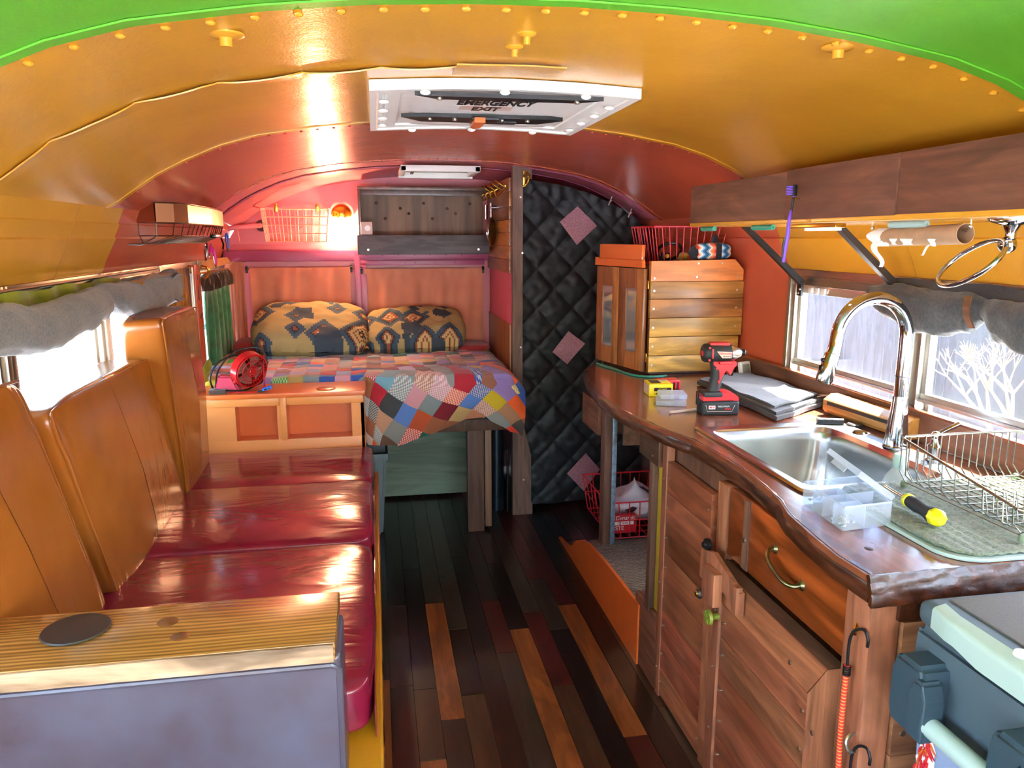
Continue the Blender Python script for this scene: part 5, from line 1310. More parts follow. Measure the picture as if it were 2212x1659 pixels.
b = B(); b.sphere((1.43, 1.70, .99), .0125); b.tube([(1.43, 1.70, .99), (1.46, 1.70, 1.005), (1.488, 1.69, 1.022)], [.007, .006, .0065], 10); obj('lever', b, 'chrome', t)
t = thing('soap_bottle', 'clear round soap bottle with a pale blue cap standing in the sink', 'bottle', (1.285, 1.64, .73))
b = B(); b.lathe_axis((1.285, 1.64, .742), (1.285, 1.64, .93), [(0, .03), (.1, .034), (.5, .036), (.78, .037), (.88, .030), (1, .014)], 24); obj('body', b, 'bottle', t)
b = B(); b.lathe_axis((1.285, 1.64, .93), (1.285, 1.64, .965), [(0, .016), (.7, .017), (1, .014)], 20); obj('cap', b, 'tapepale', t)

# ---------------- countertop things ----------------
t = thing('dish_mat', 'sage green quilted drying mat over a pale tray beside the sink', 'mat', (1.25, 1.3, .92))
def rpoly(x0, y0, x1, y1, r, n=8):
    P = []
    for (cx_, cy_, a0) in ((x1-r, y1-r, 0), (x0+r, y1-r, PI/2), (x0+r, y0+r, PI), (x1-r, y0+r, 1.5*PI)):
        for k in range(n+1): a = a0+PI/2*k/n; P.append((cx_+r*math.cos(a), cy_+r*math.sin(a)))
    return P
b = B(); b.prism(rpoly(1.01, 1.118, 1.515, 1.53, .07), (.921, .928), 'Z'); obj('tray', b, 'coolerlight', t)
b = B()
def mf(u, v):
    x = 1.018+.49*u; y = 1.126+.40*v
    # rounded corner pull-in
    r = .07
    for cx_, sx in ((1.018+r, -1), (1.508-r, 1)):
        for cy_, sy in ((1.126+r, -1), (1.526-r, 1)):
            dx = (x-cx_)*sx; dy = (y-cy_)*sy
            if dx > 0 and dy > 0:
                m_ = max(dx, dy); d = math.hypot(dx, dy); x = cx_+sx*dx*m_/d; y = cy_+sy*dy*m_/d
    return V((x, y, .9345+.0035*abs(math.sin(x*130)*math.sin(y*130))+.004*nz((x*8, y*8, 1))))
b.surf(mf, 110, 90, thick=.005); o = obj('cloth', b, 'mat', t)
# dish rack
t = thing('dish_rack', 'empty chrome wire dish rack standing on the sage drying mat', 'rack', (1.33, 1.33, .94))
b = B(); x0, x1, y0, y1, z0, z1 = 1.165, 1.49, 1.14, 1.50, .950, 1.052
b.tube([(x0, y0+.02, z1-.05), (x0, y1-.02, z1), (x0+.02, y1, z1), (x1-.02, y1, z1), (x1, y1-.02, z1), (x1, y0+.02, z1-.05), (x1-.02, y0, z1-.055), (x0+.02, y0, z1-.055), (x0, y0+.02, z1-.05)], .0028, 8); obj('rim', b, 'wire', t)
b = B(); n = 15
for k in range(n+1):
    x = x0+.012+(x1-x0-.024)*k/n; d = .018
    b.tube([(x, y1, z1), (x, y1, z0+.02), (x, y1-.022, z0), (x, y0+.022, z0), (x, y0+.004, z0+.016), (x, y0, z1-.055)], .0016, 6)
for k in range(9):
    y = y0+.03+(y1-y0-.06)*k/8; zt = z1-.05+.05*(y-y0)/(y1-y0)
    b.tube([(x0, y, zt), (x0+.004, y, z0+.02), (x0+.022, y, z0+.002), (x1-.022, y, z0+.002), (x1-.004, y, z0+.02), (x1, y, zt)], .0016, 6)
for y in (1.22, 1.27): 
    for k in range(12):
        x = x0+.03+.024*k; b.tube([(x, y, z0), (x+.003, y+.008, z0+.042), (x+.008, y+.008, z0+.042), (x+.011, y, z0)], .0014, 6)
obj('wires', b, 'wire', t)
b = B()
for x, y in ((1.18, 1.155), (1.475, 1.155), (1.18, 1.485), (1.475, 1.485)): b.lathe_axis((x, y, .938), (x, y, .952), [(0, .007), (.6, .008), (1, .005)], 12)
obj('foot', b, 'sage', t)
t = thing('screwdriver', 'yellow and black handled screwdriver lying on the drying mat', 'screwdriver', (1.075, 1.29, .94))
b = B(); P0, P1 = V((1.092, 1.362, .955)), V((1.072, 1.235, .957))
b.lathe_axis(P0, P1, [(.08, .012), (.15, .0135), (.3, .0145), (.5, .0125), (.62, .0135), (.75, .0175), (.80, .018)], 20); obj('grip', b, 'rubber', t)
b = B(); b.lathe_axis(P0, P1, [(0, .009), (.03, .0145), (.09, .0145), (.11, .011)], 20); b.lathe_axis(P0, P1, [(.78, .017), (.85, .0185), (.93, .017), (1, .010)], 8); obj('end_cap', b, 'screwyellow', t)
b = B(); b.cyl(P0, P0+(P0-P1).normalized()*.09, .0035); obj('shaft', b, 'chrome', t)
# parts organiser, lid open
t = thing('parts_box', 'clear plastic compartment box with its lid open and small screws inside', 'box', (.975, 1.385, .92))
c4 = [(.905, 1.30), (1.018, 1.312), (1.055, 1.478), (.915, 1.462)]
def wall2(b, p, q, z0, z1, th=.0015):
    p, q = V((*p, 0)), V((*q, 0)); n = (q-p).cross(V((0, 0, 1))).normalized()*th
    b.hexa([(p.x, p.y, z0), (q.x, q.y, z0), (q.x+n.x, q.y+n.y, z0), (p.x+n.x, p.y+n.y, z0)], [(p.x, p.y, z1), (q.x, q.y, z1), (q.x+n.x, q.y+n.y, z1), (p.x+n.x, p.y+n.y, z1)])
b = B(); b.prism(c4, (.921, .9225), 'Z')
for i in range(4): wall2(b, c4[i], c4[(i+1) % 4], .9225, .972)
def lp(i, j, s): return tuple(V(c4[i]).lerp(V(c4[j]), s))
obj('tray', b, 'plastic', t)
b = B(); wall2(b, lp(0, 1, .45), lp(3, 2, .45), .9225, .968, .001)
for s in (.25, .5, .75): wall2(b, lp(0, 3, s), lp(1, 2, s) if s == .5 else tuple((V(lp(0, 3, s))+V(lp(1, 2, s)))/2), .9225, .966, .001)
b.tube([(x, y, .971) for x, y in c4]+[(c4[0][0], c4[0][1], .971)], .0022, 6)
obj('divider', b, 'plastic2', t)
b = B(); H1, H2 = V((1.018, 1.312, .974)), V((1.055, 1.478, .974)); w = V((-.088, -.008, .060)); up = w.cross(H2-H1).normalized()*-.012
b.hexa([H1, H2, H2+w, H1+w], [H1+up, H2+up, H2+w+up, H1+w+up]); b.hexa([H1+w+(H2-H1)*.3, H1+w+(H2-H1)*.7, H1+w*1.0+(H2-H1)*.7-up*.9, H1+w+(H2-H1)*.3-up*.9], [H1+w*1.02+(H2-H1)*.3, H1+w*1.02+(H2-H1)*.7, H1+w*1.03+(H2-H1)*.7-up*.9, H1+w*1.03+(H2-H1)*.3-up*.9])
obj('lid', b, 'plastic2', t)
b = B(); random.seed(11)
for k in range(46):
    s, q = random.uniform(.06, .4), random.uniform(.06, .95)
    p = V(lp(0, 1, s)).lerp(V(lp(3, 2, s)), q); a = random.uniform(0, 6.3); z = .926+random.uniform(0, .012)
    e = V((math.cos(a), math.sin(a), random.uniform(-.3, .3)))*.009
    b.cyl(V((p.x, p.y, z)), V((p.x, p.y, z))+e, .0014, n=6); b.cyl(V((p.x, p.y, z)), V((p.x, p.y, z))+e*.2, .003, n=8)
o = tag(obj('screws', b, 'screw'), 'loose pile of small screws and bits lying in the clear compartment box', 'screws', kind='stuff')
# impact driver
t = thing('impact_driver', 'red and black cordless impact driver standing on its battery on the worktop', 'drill', (1.11, 2.33, .92))
IM = Matrix.Translation((1.115, 2.325, .92)) @ Matrix.Rotation(-.12, 4, 'Z')
def part(name, b, mat, par=t): b.xf(IM); return obj(name, b, mat, par)
b = B(); b.box((-.062, -.036, 0), (.062, .036, .048), .008, seg=3); b.box((-.056, -.03, .044), (.045, .03, .056), .003)
for k in range(5): b.box((-.061+.001, -.03+k*.012, .006), (-.0635, -.024+k*.012, .04), .0005)
bt = part('battery', b, 'toolblack')
b = B(); b.prism([(-.062, .048), (.062, .048), (.060, .060), (.045, .072), (.02, .078), (-.012, .078), (-.02, .066), (-.062, .066)], (-.033, .033), 'Y'); bmesh.ops.bevel(b.bm, geom=b.bm.edges[:], offset=.003, segments=2, affect='EDGES'); part('foot_housing', b, 'toolred')
b = B(); b.box((-.058, -.034, .060), (.005, .034, .078), .005); part('handle_collar', b, 'toolblack')
b = B(); 
def hd(u, v):
    z = .068+.115*v; a = u*2*PI; cx_ = -.022+.010*v+.008*math.sin(v*PI); rx = .0205-.002*math.sin(v*PI)+.004*v; ry = .0165
    return V((cx_+se(math.cos(a), .8)*rx, se(math.sin(a), .8)*ry, z))
b.surf(hd, 28, 16); part('handle', b, 'toolblack')
b = B(); b.prism([(-.028, .178), (.050, .178), (.052, .164), (.040, .156), (.036, .138), (.030, .132), (.024, .146), (.016, .150), (.006, .130), (-.006, .104), (-.010, .085), (-.004, .125), (-.006, .150), (-.026, .165)], (-.0185, .0185), 'Y'); bmesh.ops.bevel(b.bm, geom=b.bm.edges[:], offset=.0015, segments=2, affect='EDGES'); part('red_grip', b, 'toolred')
b = B(); b.box((.030, -.008, .128), (.046, .008, .162), .005, seg=3); part('trigger', b, 'blackgloss')
b = B(); b.lathe_axis((-.062, 0, .205), (.032, 0, .205), [(0, .020), (.04, .028), (.10, .031), (.25, .032), (.9, .030), (1, .028)], 28); part('motor_housing', b, 'toolblack')
b = B(); b.box((-.040, -.016, .228), (.026, .016, .241), .005); b.box((-.010, -.0325, .170), (.030, .0325, .180), .002); part('top_ridge', b, 'toolred')
b = B(); b.lathe_axis((.028, 0, .205), (.068, 0, .205), [(0, .028), (.35, .027), (.7, .019), (1, .013)], 28); part('nose', b, 'steel')
b = B(); b.lathe_axis((.066, 0, .205), (.084, 0, .205), [(0, .009), (.2, .011), (.8, .011), (1, .007)], 20); b.cyl((.08, 0, .205), (.088, 0, .205), .004); part('chuck', b, 'blackmetal')
b = B(); b.tube([(-.06, -.02, .03), (-.073, -.02, .032), (-.073, -.02, .075), (-.06, -.02, .078)], .0025, 6); b.tube([(-.06, .0, .03), (-.073, .0, .032), (-.073, .0, .075), (-.06, .0, .078)], .0025, 6); part('belt_clip', b, 'blackmetal')
b = B(); b.box((-.038, -.0335, .190), (-.033, -.030, .222), .001); b.box((-.0635, -.012, .196), (-.0600, .012, .212), .001); part('vent', b, 'toolred')
b = B(); b.prism([(-.022, .214), (.028, .212), (.027, .192), (-.004, .192)], (-.0335, -.0318), 'Y'); part('nameplate', b, 'outlet')
b = B(); b.tube([(-.052, -.0368, .036), (-.046, -.0368, .014), (.036, -.0368, .014), (.046, -.0368, .036)], .0009, 6); part('badge_line', b, 'outlet')
b = B(); b.box((-.042, -.0375, .022), (-.020, -.036, .034), .001); part('badge', b, 'paper')
def tx(s, x, z, size, mat, y=-.0378, **k): return text('lettering', s, size, IM @ frameM((x, y, z), (1, 0, 0), (0, 0, 1)), mat, t, .0003, **k)
tx('M18', -.031, .028, .0095, 'toolred', bold=.0003); tx('REDLITHIUM', .008, .031, .0068, 'paper'); tx('XC5.0', .022, .022, .008, 'toolred', bold=.0003)
tx('Milwaukee', .006, .207, .011, 'toolred', -.034, shear=.3); tx('BRUSHLESS', .012, .197, .0055, 'black', -.034)
b = B()
for x, z in ((-.046, .185), (-.046, .226), (-.008, .112), (.038, .171), (-.016, .156)): b.cyl((x, -.0185-(.012 if z > .18 else 0), z), (x, -.0215-(.012 if z > .18 else 0), z), .0038, n=12)
part('screw', b, 'toolred')
# other small things near the driver
t = thing('fastener_box', 'small yellow cardboard box with black print beside the wooden wall cabinet', 'box', (1.02, 2.66, .92))
BM = frameM((.982, 2.618, .921), (.09, -.012, 0), (-.02, .09, 0))
b = B(); b.box((0, 0, 0), (.088, .095, .046), .001); b.xf(BM); obj('carton', b, 'boxyellow', t)
b = B(); b.box((.018, -.0008, .020), (.082, 0, .033), .002); b.box((.012, .02, .046), (.05, .08, .0466)); b.xf(BM); obj('black_print', b, 'black', t)
b = B(); b.box((-.0008, .008, .006), (0, .05, .04)); b.box((-.0008, .055, .006), (0, .088, .04)); b.box((.05, .06, .046), (.08, .09, .0468)); b.xf(BM); obj('pale_label', b, 'outlet', t)
text('lettering', 'LIFETIME WAR', .0095, BM @ frameM((.05, -.001, .010), (1, 0, 0), (0, 0, 1)), 'black', t, .0003, bold=.0002)
text('lettering', 'SDWS', .012, BM @ frameM((.05, -.0014, .0265), (1, 0, 0), (0, 0, 1)), 'boxyellow', t, .0003)
t = thing('bit_case', 'small red and black tool case behind the yellow box', 'case', (1.1, 2.76, .92))
b = B(); b.box((1.07, 2.735, .921), (1.145, 2.79, .948), .005); obj('case', b, 'toolblack', t)
b = B(); b.box((1.066, 2.733, .945), (1.152, 2.792, .957), .005); b.box((1.143, 2.733, .921), (1.153, 2.792, .95), .003); b.box((1.112, 2.729, .921), (1.118, 2.737, .95), .002); b.box((1.128, 2.729, .921), (1.134, 2.737, .95), .002); obj('lid', b, 'toolred', t)
for k, (ox, oy, z, rz, lb) in enumerate([(1.0, 2.49, .921, -.35, 'thin clear compartment case, the lower of two beside the yellow box'), (1.008, 2.505, .941, -.22, 'thin clear compartment case, the upper of two beside the yellow box')]):
    t = thing('parts_case', lb, 'case', (ox, oy, z), 'thin clear compartment cases')
    M = Matrix.Translation((ox+.03, oy, z)) @ Matrix.Rotation(rz, 4, 'Z')
    w, l = (.066, .10) if k == 0 else (.058, .085)
    b = B(); b.box((-w, -l/2, 0), (w*.6, l/2, .018), .003); b.xf(M); obj('body', b, 'plastic2', t)
    b = B()
    for q in range(4): b.box((-w+.02+q*.022, -l/2-.001, .003), (-w+.022+q*.022, l/2, .0165), .0005)
    b.box((-w*.5, -l/2-.004, .004), (-w*.2, -l/2, .016), .001); b.box((w*.1, -l/2-.004, .004), (w*.4, -l/2, .016), .001); b.xf(M); obj('divider', b, 'plastic2', t)
b = B(); b.cyl((.955, 2.345, .9255), (1.065, 2.372, .9255), .0048, n=6); tag(obj('pencil', b, 'outlet'), 'flat pinkish carpenter pencil lying left of the impact driver', 'pencil')
b = B(); b.tube([(1.00, 3.36, .925), (1.04, 3.2, .924), (1.06, 3.05, .924), (1.12, 2.99, .925), (1.2, 3.0, .925)], .004, 8, smooth=6); b.tube([(1.0, 3.30, .925), (1.05, 3.12, .924), (1.10, 2.99, .925), (1.18, 2.98, .925)], .003, 8, smooth=6); tag(obj('extension_lead', b, 'tapegreen'), 'green cord lying at the foot of the wooden wall cabinet', 'cord')
t = thing('folded_cloth', 'folded charcoal cloth with a sunlit grey top between the tap and the impact driver', 'cloth', (1.4, 2.5, .92))
Q = [V((1.245, 2.17, 0)), V((1.53, 2.35, 0)), V((1.50, 2.92, 0)), V((1.25, 2.80, 0))]
def qp(u, v): return Q[0].lerp(Q[1], u).lerp(Q[3].lerp(Q[2], u), v)
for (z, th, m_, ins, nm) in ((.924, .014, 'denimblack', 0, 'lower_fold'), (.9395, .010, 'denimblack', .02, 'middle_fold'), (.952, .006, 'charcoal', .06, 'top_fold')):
    b = B()
    def cf(u, v, z=z, ins=ins):
        u2 = ins+(1-2*ins)*u; v2 = (ins if ins else 0)+(.80 if nm == 'top_fold' else 1-2*ins)*v*(1) if ins else v
        p = qp(u2, min(1, v2)); p.z = z+th+.004*nz((p.x*14, p.y*14, z*50))+(.006*abs(math.sin((p.x+p.y)*11)) if ins == .06 else 0); return p
    b.surf(cf, 36, 40, thick=th*.95); obj(nm, b, m_, t)
b = B(); b.tube([(1.50, 2.36, .955), (1.53, 2.33, .965), (1.545-.03, 2.30, .95), (1.52, 2.27, .925)], .0025, 6, smooth=5); b.tube([(1.51, 2.40, .955), (1.525, 2.34, .96), (1.52, 2.28, .93)], .0022, 6, smooth=5); obj('drawstring', b, 'outlet', t)
t = thing('thermometer', 'white digital thermometer leaning against the backsplash behind the cloth', 'thermometer', (1.5, 2.84, .92))
TM = Matrix.Translation((1.497, 2.86, .9215)) @ Matrix.Rotation(.35, 4, 'Z') @ Matrix.Rotation(-.22, 4, 'X')
b = B(); b.box((-.028, 0, 0), (.028, .020, .078), .006, seg=3); b.xf(TM); obj('case', b, 'white', t)
b = B(); b.box((-.020, -.001, .018), (.020, .001, .066), .001); b.xf(TM); obj('screen', b, 'lcd', t)
t = thing('wooden_box', 'long octagonal wooden box with drilled holes behind the kitchen tap', 'box', (1.5, 2.05, .925))
WM = frameM((1.478, 2.235, .928), (.03, -.36, 0), (1, 0, 0)); WM = Matrix(((.075, .997, 0, 1.468), (-.997, .075, 0, 2.25), (0, 0, 1, .9275), (0, 0, 0, 1)))
b = B(); b.prism([(-.005, .0), (.042, 0), (.052, .012), (.052, .042), (.040, .062), (.012, .062), (-.015, .044), (-.015, .012)], (0, .37), 'X'); b.xf(WM); obj('box', b, 'lightbox', t)
b = B()
for g in range(4):
    for dx, dy in ((0, 0), (.012, 0), (-.012, 0), (.006, .009), (-.006, .009), (.006, -.009), (-.006, -.009)): b.cyl((.04+g*.045+dx, .026+dy, .0615), (.04+g*.045+dx, .026+dy, .0625), .0028, n=8)
b.box((.02, -.0158, .030), (.33, -.0148, .041)); b.xf(WM); obj('hole', b, 'black', t)
b = B(); b.cyl((1.350, 2.115, .9345), (1.425, 2.09, .9345), .0095, n=16); tag(obj('marker_pen', b, 'denimblack'), 'short dark blue marker lying on the far rim of the sink', 'pen')
b = B(); b.lathe_axis((1.452, 2.07, .9265), (1.452, 2.07, .933), [(0, .022), (.5, .024), (1, .020)], 24); tag(obj('sink_stopper', b, 'darksteel'), 'small dark round stopper beside the marker at the back of the sink', 'stopper')

# ---------------- wooden wall cabinet on the counter ----------------
t = thing('wall_cabinet', 'plank sided wooden cabinet with narrow glazed doors standing on the far counter', 'cabinet', (1.3, 3.2, .92))
b = B(); b.prism([(1.145, 3.06), (1.53, 3.06), (1.53, 3.43), (1.07, 3.43)], (.922, 1.38), 'Z'); obj('carcass', b, 'walnut_z', t)
zs = [.933, 1.005, 1.085, 1.165, 1.245, 1.318]
b = B()
for k, (a, c) in enumerate(zip(zs, zs[1:])): b.box((1.13, 3.035, a+.001), (1.546-.02*(k == 0)-(.012 if k == 1 else 0), 3.058, c-.0012), .0015)
pl_o = obj('side_planks', b, 'slat', t)
b = B(); b.prism([(1.128, 1.319), (1.540, 1.319), (1.540, 1.365), (1.50, 1.408), (1.128, 1.402)], (3.032, 3.058), 'Y'); obj('top_plank', b, 'orangepine', t)
b = B()
for z in (.965, 1.045, 1.125, 1.205, 1.28):
    for x in (1.145, 1.515): b.cyl((x, 3.035, z), (x, 3.0325, z), .0042, n=12)
for x, z in ((1.143, 1.332), (1.33, 1.335), (1.51, 1.335), (1.335, 1.392), (1.44, 1.392)): b.cyl((x, 3.032, z), (x, 3.0295, z), .0042, n=12)
obj('screw', b, 'screw', t)
DM = frameM((1.122, 3.055, .935), (-.092, .385, 0), (0, 0, 1))      # local x runs along the door face away from the camera, y up, z out of the face
def door_leaf(x0, x1, flip):
    d = B(); w = x1-x0; H = .435
    s = .055
    A = (x0+.001, x0+s); Bq = (x1-s, x1-.001)
    d.box((A[0], 0, -.018), (A[1], H, .0), .002); d.box((Bq[0], 0, -.018), (Bq[1], H, 0), .002)
    d.prism([(A[0]+.02, 0), (Bq[1]-.02, 0), (Bq[0], .075), (A[1], .075)], (-.017, .0015), 'Z'); d.prism([(A[0]+.02, H), (Bq[1]-.02, H), (Bq[0], H-.085), (A[1], H-.085)], (-.017, .0015), 'Z')
    d.xf(DM); do = obj('door', d, 'cabdoor', t)
    g = B(); g.box((A[1]-.003, .07, -.012), (Bq[0]+.003, H-.08, -.008)); g.xf(DM); obj('pane', g, 'mirrorglass', do)
    g = B()
    for (x, y) in ((x0+.02, .04), (x1-.02, .04), (x0+.02, H-.04), (x1-.02, H-.04), (x0+.015, H-.12), (x1-.015, .14), ((x0+x1)/2-.02, H-.05), ((x0+x1)/2+.02, H-.05)): g.cyl((x, y, 0), (x, y, .003), .0035, n=10)
    g.xf(DM); obj('screw', g, 'copper', do)
    return do
m, nt, bs = nmat('mirrorglass'); sset(bs, Base_Color=(.35, .40, .45, 1), Roughness=.04, Metallic=.7)
d1 = door_leaf(0, .195, 0); d2 = door_leaf(.198, .393, 1)
for dd, x in ((d1, .175), (d2, .218)):
    g = B(); g.lathe_axis((x, .175, 0), (x, .175, .028), [(0, .011), (.2, .005), (.5, .005), (.7, .011), (.9, .011), (1, .006)], 16); g.xf(DM); obj('knob', g, 'brass', dd)
g = B(); g.box((.165, .235, 0), (.215, .285, .012), .003); g.box((.14, .262, .002), (.25, .275, .016), .003); g.box((.205, .29, 0), (.232, .31, .012), .002); g.xf(DM); obj('latch', g, 'walnut_z', d1)
g = B()
for y in (.06, .37): g.cyl((-.004, y-.018, .003), (-.004, y+.018, .003), .005, n=10); g.box((-.012, y-.018, -.003), (.004, y+.018, .001), .0005)
g.xf(DM); obj('hinge', g, 'brass', d1)
b = B(); b.prism([(.0, .440), (.39, .440), (.39, .475), (.36, .475), (.36, .470), (.005, .470)], (-.03, -.012), 'Z'); b.box((.02, .455, -.020), (.37, .535, -.002), .004); b.xf(DM); obj('face_board', b, 'orange', t)
b = B(); b.cyl((1.06, 3.47, 1.07), (1.06, 3.47, .925), .004); b.sphere((1.06, 3.468, 1.075), .008); tag(obj('yellow_strap', b, 'strap'), 'thin yellow strap hanging beside the far edge of the wooden cabinet', 'strap')
t = wire_basket('wire_basket', 'bright red wire basket standing on top of the wooden wall cabinet', 1.17, 1.53, 3.12, 3.42, 1.385, 1.545, 'redwire', 11, 8, 1, .0024, .03)
t = thing('serape_pouch', 'small striped pouch with a dark strap lying in the red basket on the cabinet', 'pouch', (1.42, 3.1, 1.40))
o = cushion('pouch', (1.335, 3.065, 1.408), (1.50, 3.115, 1.475), 'white', t, e=.5, wr=.002)
m, nt, bs = nmat('serape'); uv = N(nt, 'ShaderNodeTexCoord'); sp = N(nt, 'ShaderNodeSeparateXYZ'); L = nt.links.new; L(uv.outputs['Object'], sp.inputs[0])
z_ = N(nt, 'ShaderNodeMath', operation='PINGPONG'); z_.inputs[1].default_value = .014; L(sp.outputs[2], z_.inputs[0]); ad = N(nt, 'ShaderNodeMath', operation='ADD'); L(z_.outputs[0], ad.inputs[0]); L(sp.outputs[0], ad.inputs[1])
ml = N(nt, 'ShaderNodeMath', operation='MULTIPLY'); ml.inputs[1].default_value = 11; L(ad.outputs[0], ml.inputs[0]); fr = N(nt, 'ShaderNodeMath', operation='FRACT'); L(ml.outputs[0], fr.inputs[0])
cr = N(nt, 'ShaderNodeValToRGB'); cr.color_ramp.interpolation = 'CONSTANT'; el = cr.color_ramp.elements
cs = ['#e07a5a', '#d8401f', '#c03018', '#e8a080', '#f0e8d8', '#8ab4c8', '#2a6aa0', '#24506c', '#6a9ab0', '#e8e0c8', '#e89060']
while len(el) < len(cs): el.new(.5)
for i, c in enumerate(cs): el[i].position = i/len(cs); el[i].color = col4(hexc(c))
L(fr.outputs[0], cr.inputs[0]); L(cr.outputs[0], bs.inputs['Base Color']); sset(bs, Roughness=.9)
o.data.materials.clear(); o.data.materials.append(m)
b = B(); b.box((1.425, 3.060, 1.405), (1.452, 3.12, 1.478), .006); b.prism([(1.415, 1.475), (1.445, 1.475), (1.438, 1.505), (1.425, 1.51)], (3.08, 3.10), 'Y'); obj('strap', b, 'denimblack', t)
b = B(); b.sphere((1.345, 3.09, 1.437), .04, (.8, .55, .75)); obj('dark_end', b, 'denimblack', t)
t = thing('headlamp', 'black headlamp with a looped strap in the red basket on the cabinet', 'headlamp', (1.27, 3.2, 1.40))
b = B(); b.tube([(1.27+.055*math.cos(a), 3.2+.03*math.sin(a), 1.44+.035*math.sin(a+.4)) for a in [2*PI*k/20 for k in range(20)]], .007, 8, closed=True); obj('strap', b, 'black', t)
b = B(); b.box((1.225, 3.165, 1.405), (1.265, 3.19, 1.435), .006); b.mat(1); b.lathe_axis((1.245, 3.165, 1.42), (1.245, 3.158, 1.42), [(0, .011), (1, .009)], 14); obj('lamp', b, ['black', 'brass'], t)
o = cushion('yellow_cloth', (1.30, 3.15, 1.39), (1.35, 3.2, 1.435), 'strap', None, e=.8, wr=.006, nu=20, nv=14); tag(o, 'scrap of yellow cloth in the red basket on the cabinet', 'cloth')
b = B(); b.tube([(1.50, 3.60, 1.60), (1.505, 3.50, 1.575), (1.51, 3.47, 1.54), (1.512, 3.47, 1.40), (1.512, 3.47, .95)], .012, 12, smooth=4); tag(obj('wall_conduit', b, 'red'), 'red painted conduit running down the right wall behind the wooden cabinet', 'pipe')

# ---------------- overhead shelf on the right ----------------
t = thing('overhead_shelf', 'long shelf high on the right wall with dark brown stained face boards', 'shelf', (1.2, 1.0, 1.545))
b = B(); b.box((1.094, 1.935, 1.548), (1.106, 2.575, 1.672), .003); b.box((1.090, 1.485, 1.546), (1.104, 1.933, 1.675), .002); b.box((1.092, -.6, 1.547), (1.106, 1.483, 1.675), .002); obj('face_board', b, 'shelfboard', t)
b = B(); b.box((1.092, -.6, 1.536), (1.49, 2.57, 1.548), .002); obj('shelf_board', b, 'yellow', t)
for y in (2.60-.05, 2.0):
    b = B(); b.hexa([(1.285, y, 1.536), (1.31, y, 1.536), (1.536, y, 1.345), (1.528, y, 1.325)], [(1.285, y+.022, 1.536), (1.31, y+.022, 1.536), (1.536, y+.022, 1.345), (1.528, y+.022, 1.325)]); b.box((1.521, y-.004, 1.29), (1.531, y+.026, 1.345), .002)
    obj('bracket', b, 'darksteel' if y < 2.3 else 'blackmetal', t)
b = B(); b.cyl((1.521, 2.56, 1.30), (1.517, 2.56, 1.30), .004); b.cyl((1.521, 2.552, 1.315), (1.517, 2.552, 1.315), .004); obj('screw', b, 'screw', t)
for (ya, yb, x, m_, lb) in ((2.60, 2.50, 1.14, 'tapegreen', 'short green foam roll under the far end of the overhead shelf'), (2.23, 2.11, 1.14, 'tapegreen', 'green foam roll under the shelf between the far end and the toothbrush'), (1.66, 1.54, 1.19, 'tapepale', 'pale green foam roll just above the cardboard tube')):
    b = B(); b.lathe_axis((x, ya-.03, 1.5285), (x, yb-.03, 1.5285), [(0, .004), (0, .0078), (1, .0078), (1, .003), (.97, .003)], 16); tag(obj('foam_roll', b, m_), lb, 'roll', 'foam rolls under the overhead shelf')
t = thing('strip_light', 'slim strip light under the shelf behind the toothbrush', 'light', (1.16, 1.87, 1.52))
b = B(); b.box((1.145, 1.78, 1.524), (1.175, 2.0, 1.535), .002); obj('housing', b, 'brass', t)
b = B(); b.box((1.15, 1.79, 1.517), (1.17, 1.93, 1.524), .002); obj('tube', b, 'ledstrip', t)
t = thing('toothbrush', 'purple and black toothbrush hung head up on the brown shelf face', 'toothbrush', (1.06, 1.86, 1.44))
b = B(); b.tube([(1.078, 1.868, 1.632), (1.076, 1.868, 1.60), (1.073, 1.868, 1.575), (1.068, 1.868, 1.545), (1.068, 1.87, 1.51), (1.066, 1.875, 1.47), (1.064, 1.876, 1.435)], [.0045, .003, .0028, .0045, .0055, .0055, .004], 12, smooth=5); obj('handle', b, 'purple', t)
b = B(); b.tube([(1.0765, 1.868, 1.603), (1.0735, 1.868, 1.578), (1.071, 1.868, 1.56)], [.0033, .0033, .0036], 12, smooth=3); b.tube([(1.062, 1.872, 1.50), (1.060, 1.875, 1.475), (1.060, 1.876, 1.445)], [.003, .0035, .002], 10, smooth=3); b.box((1.070, 1.861, 1.605), (1.082, 1.875, 1.634), .003); obj('grip', b, 'black', t)
b = B()
for i in range(4):
    for j in range(6): b.cyl((1.070, 1.863+i*.0035, 1.609+j*.004), (1.062, 1.867+i*.005, 1.609+j*.004), .0014, n=6)
obj('bristles', b, 'purple', t)
b = B(); b.tube([(1.090, 1.862, 1.598), (1.078, 1.862, 1.598), (1.072, 1.868, 1.598), (1.078, 1.874, 1.598), (1.084, 1.87, 1.598)], .0014, 6, smooth=3); tag(obj('brush_hook', b, 'brass'), 'tiny brass hook holding the toothbrush on the shelf face', 'hook')
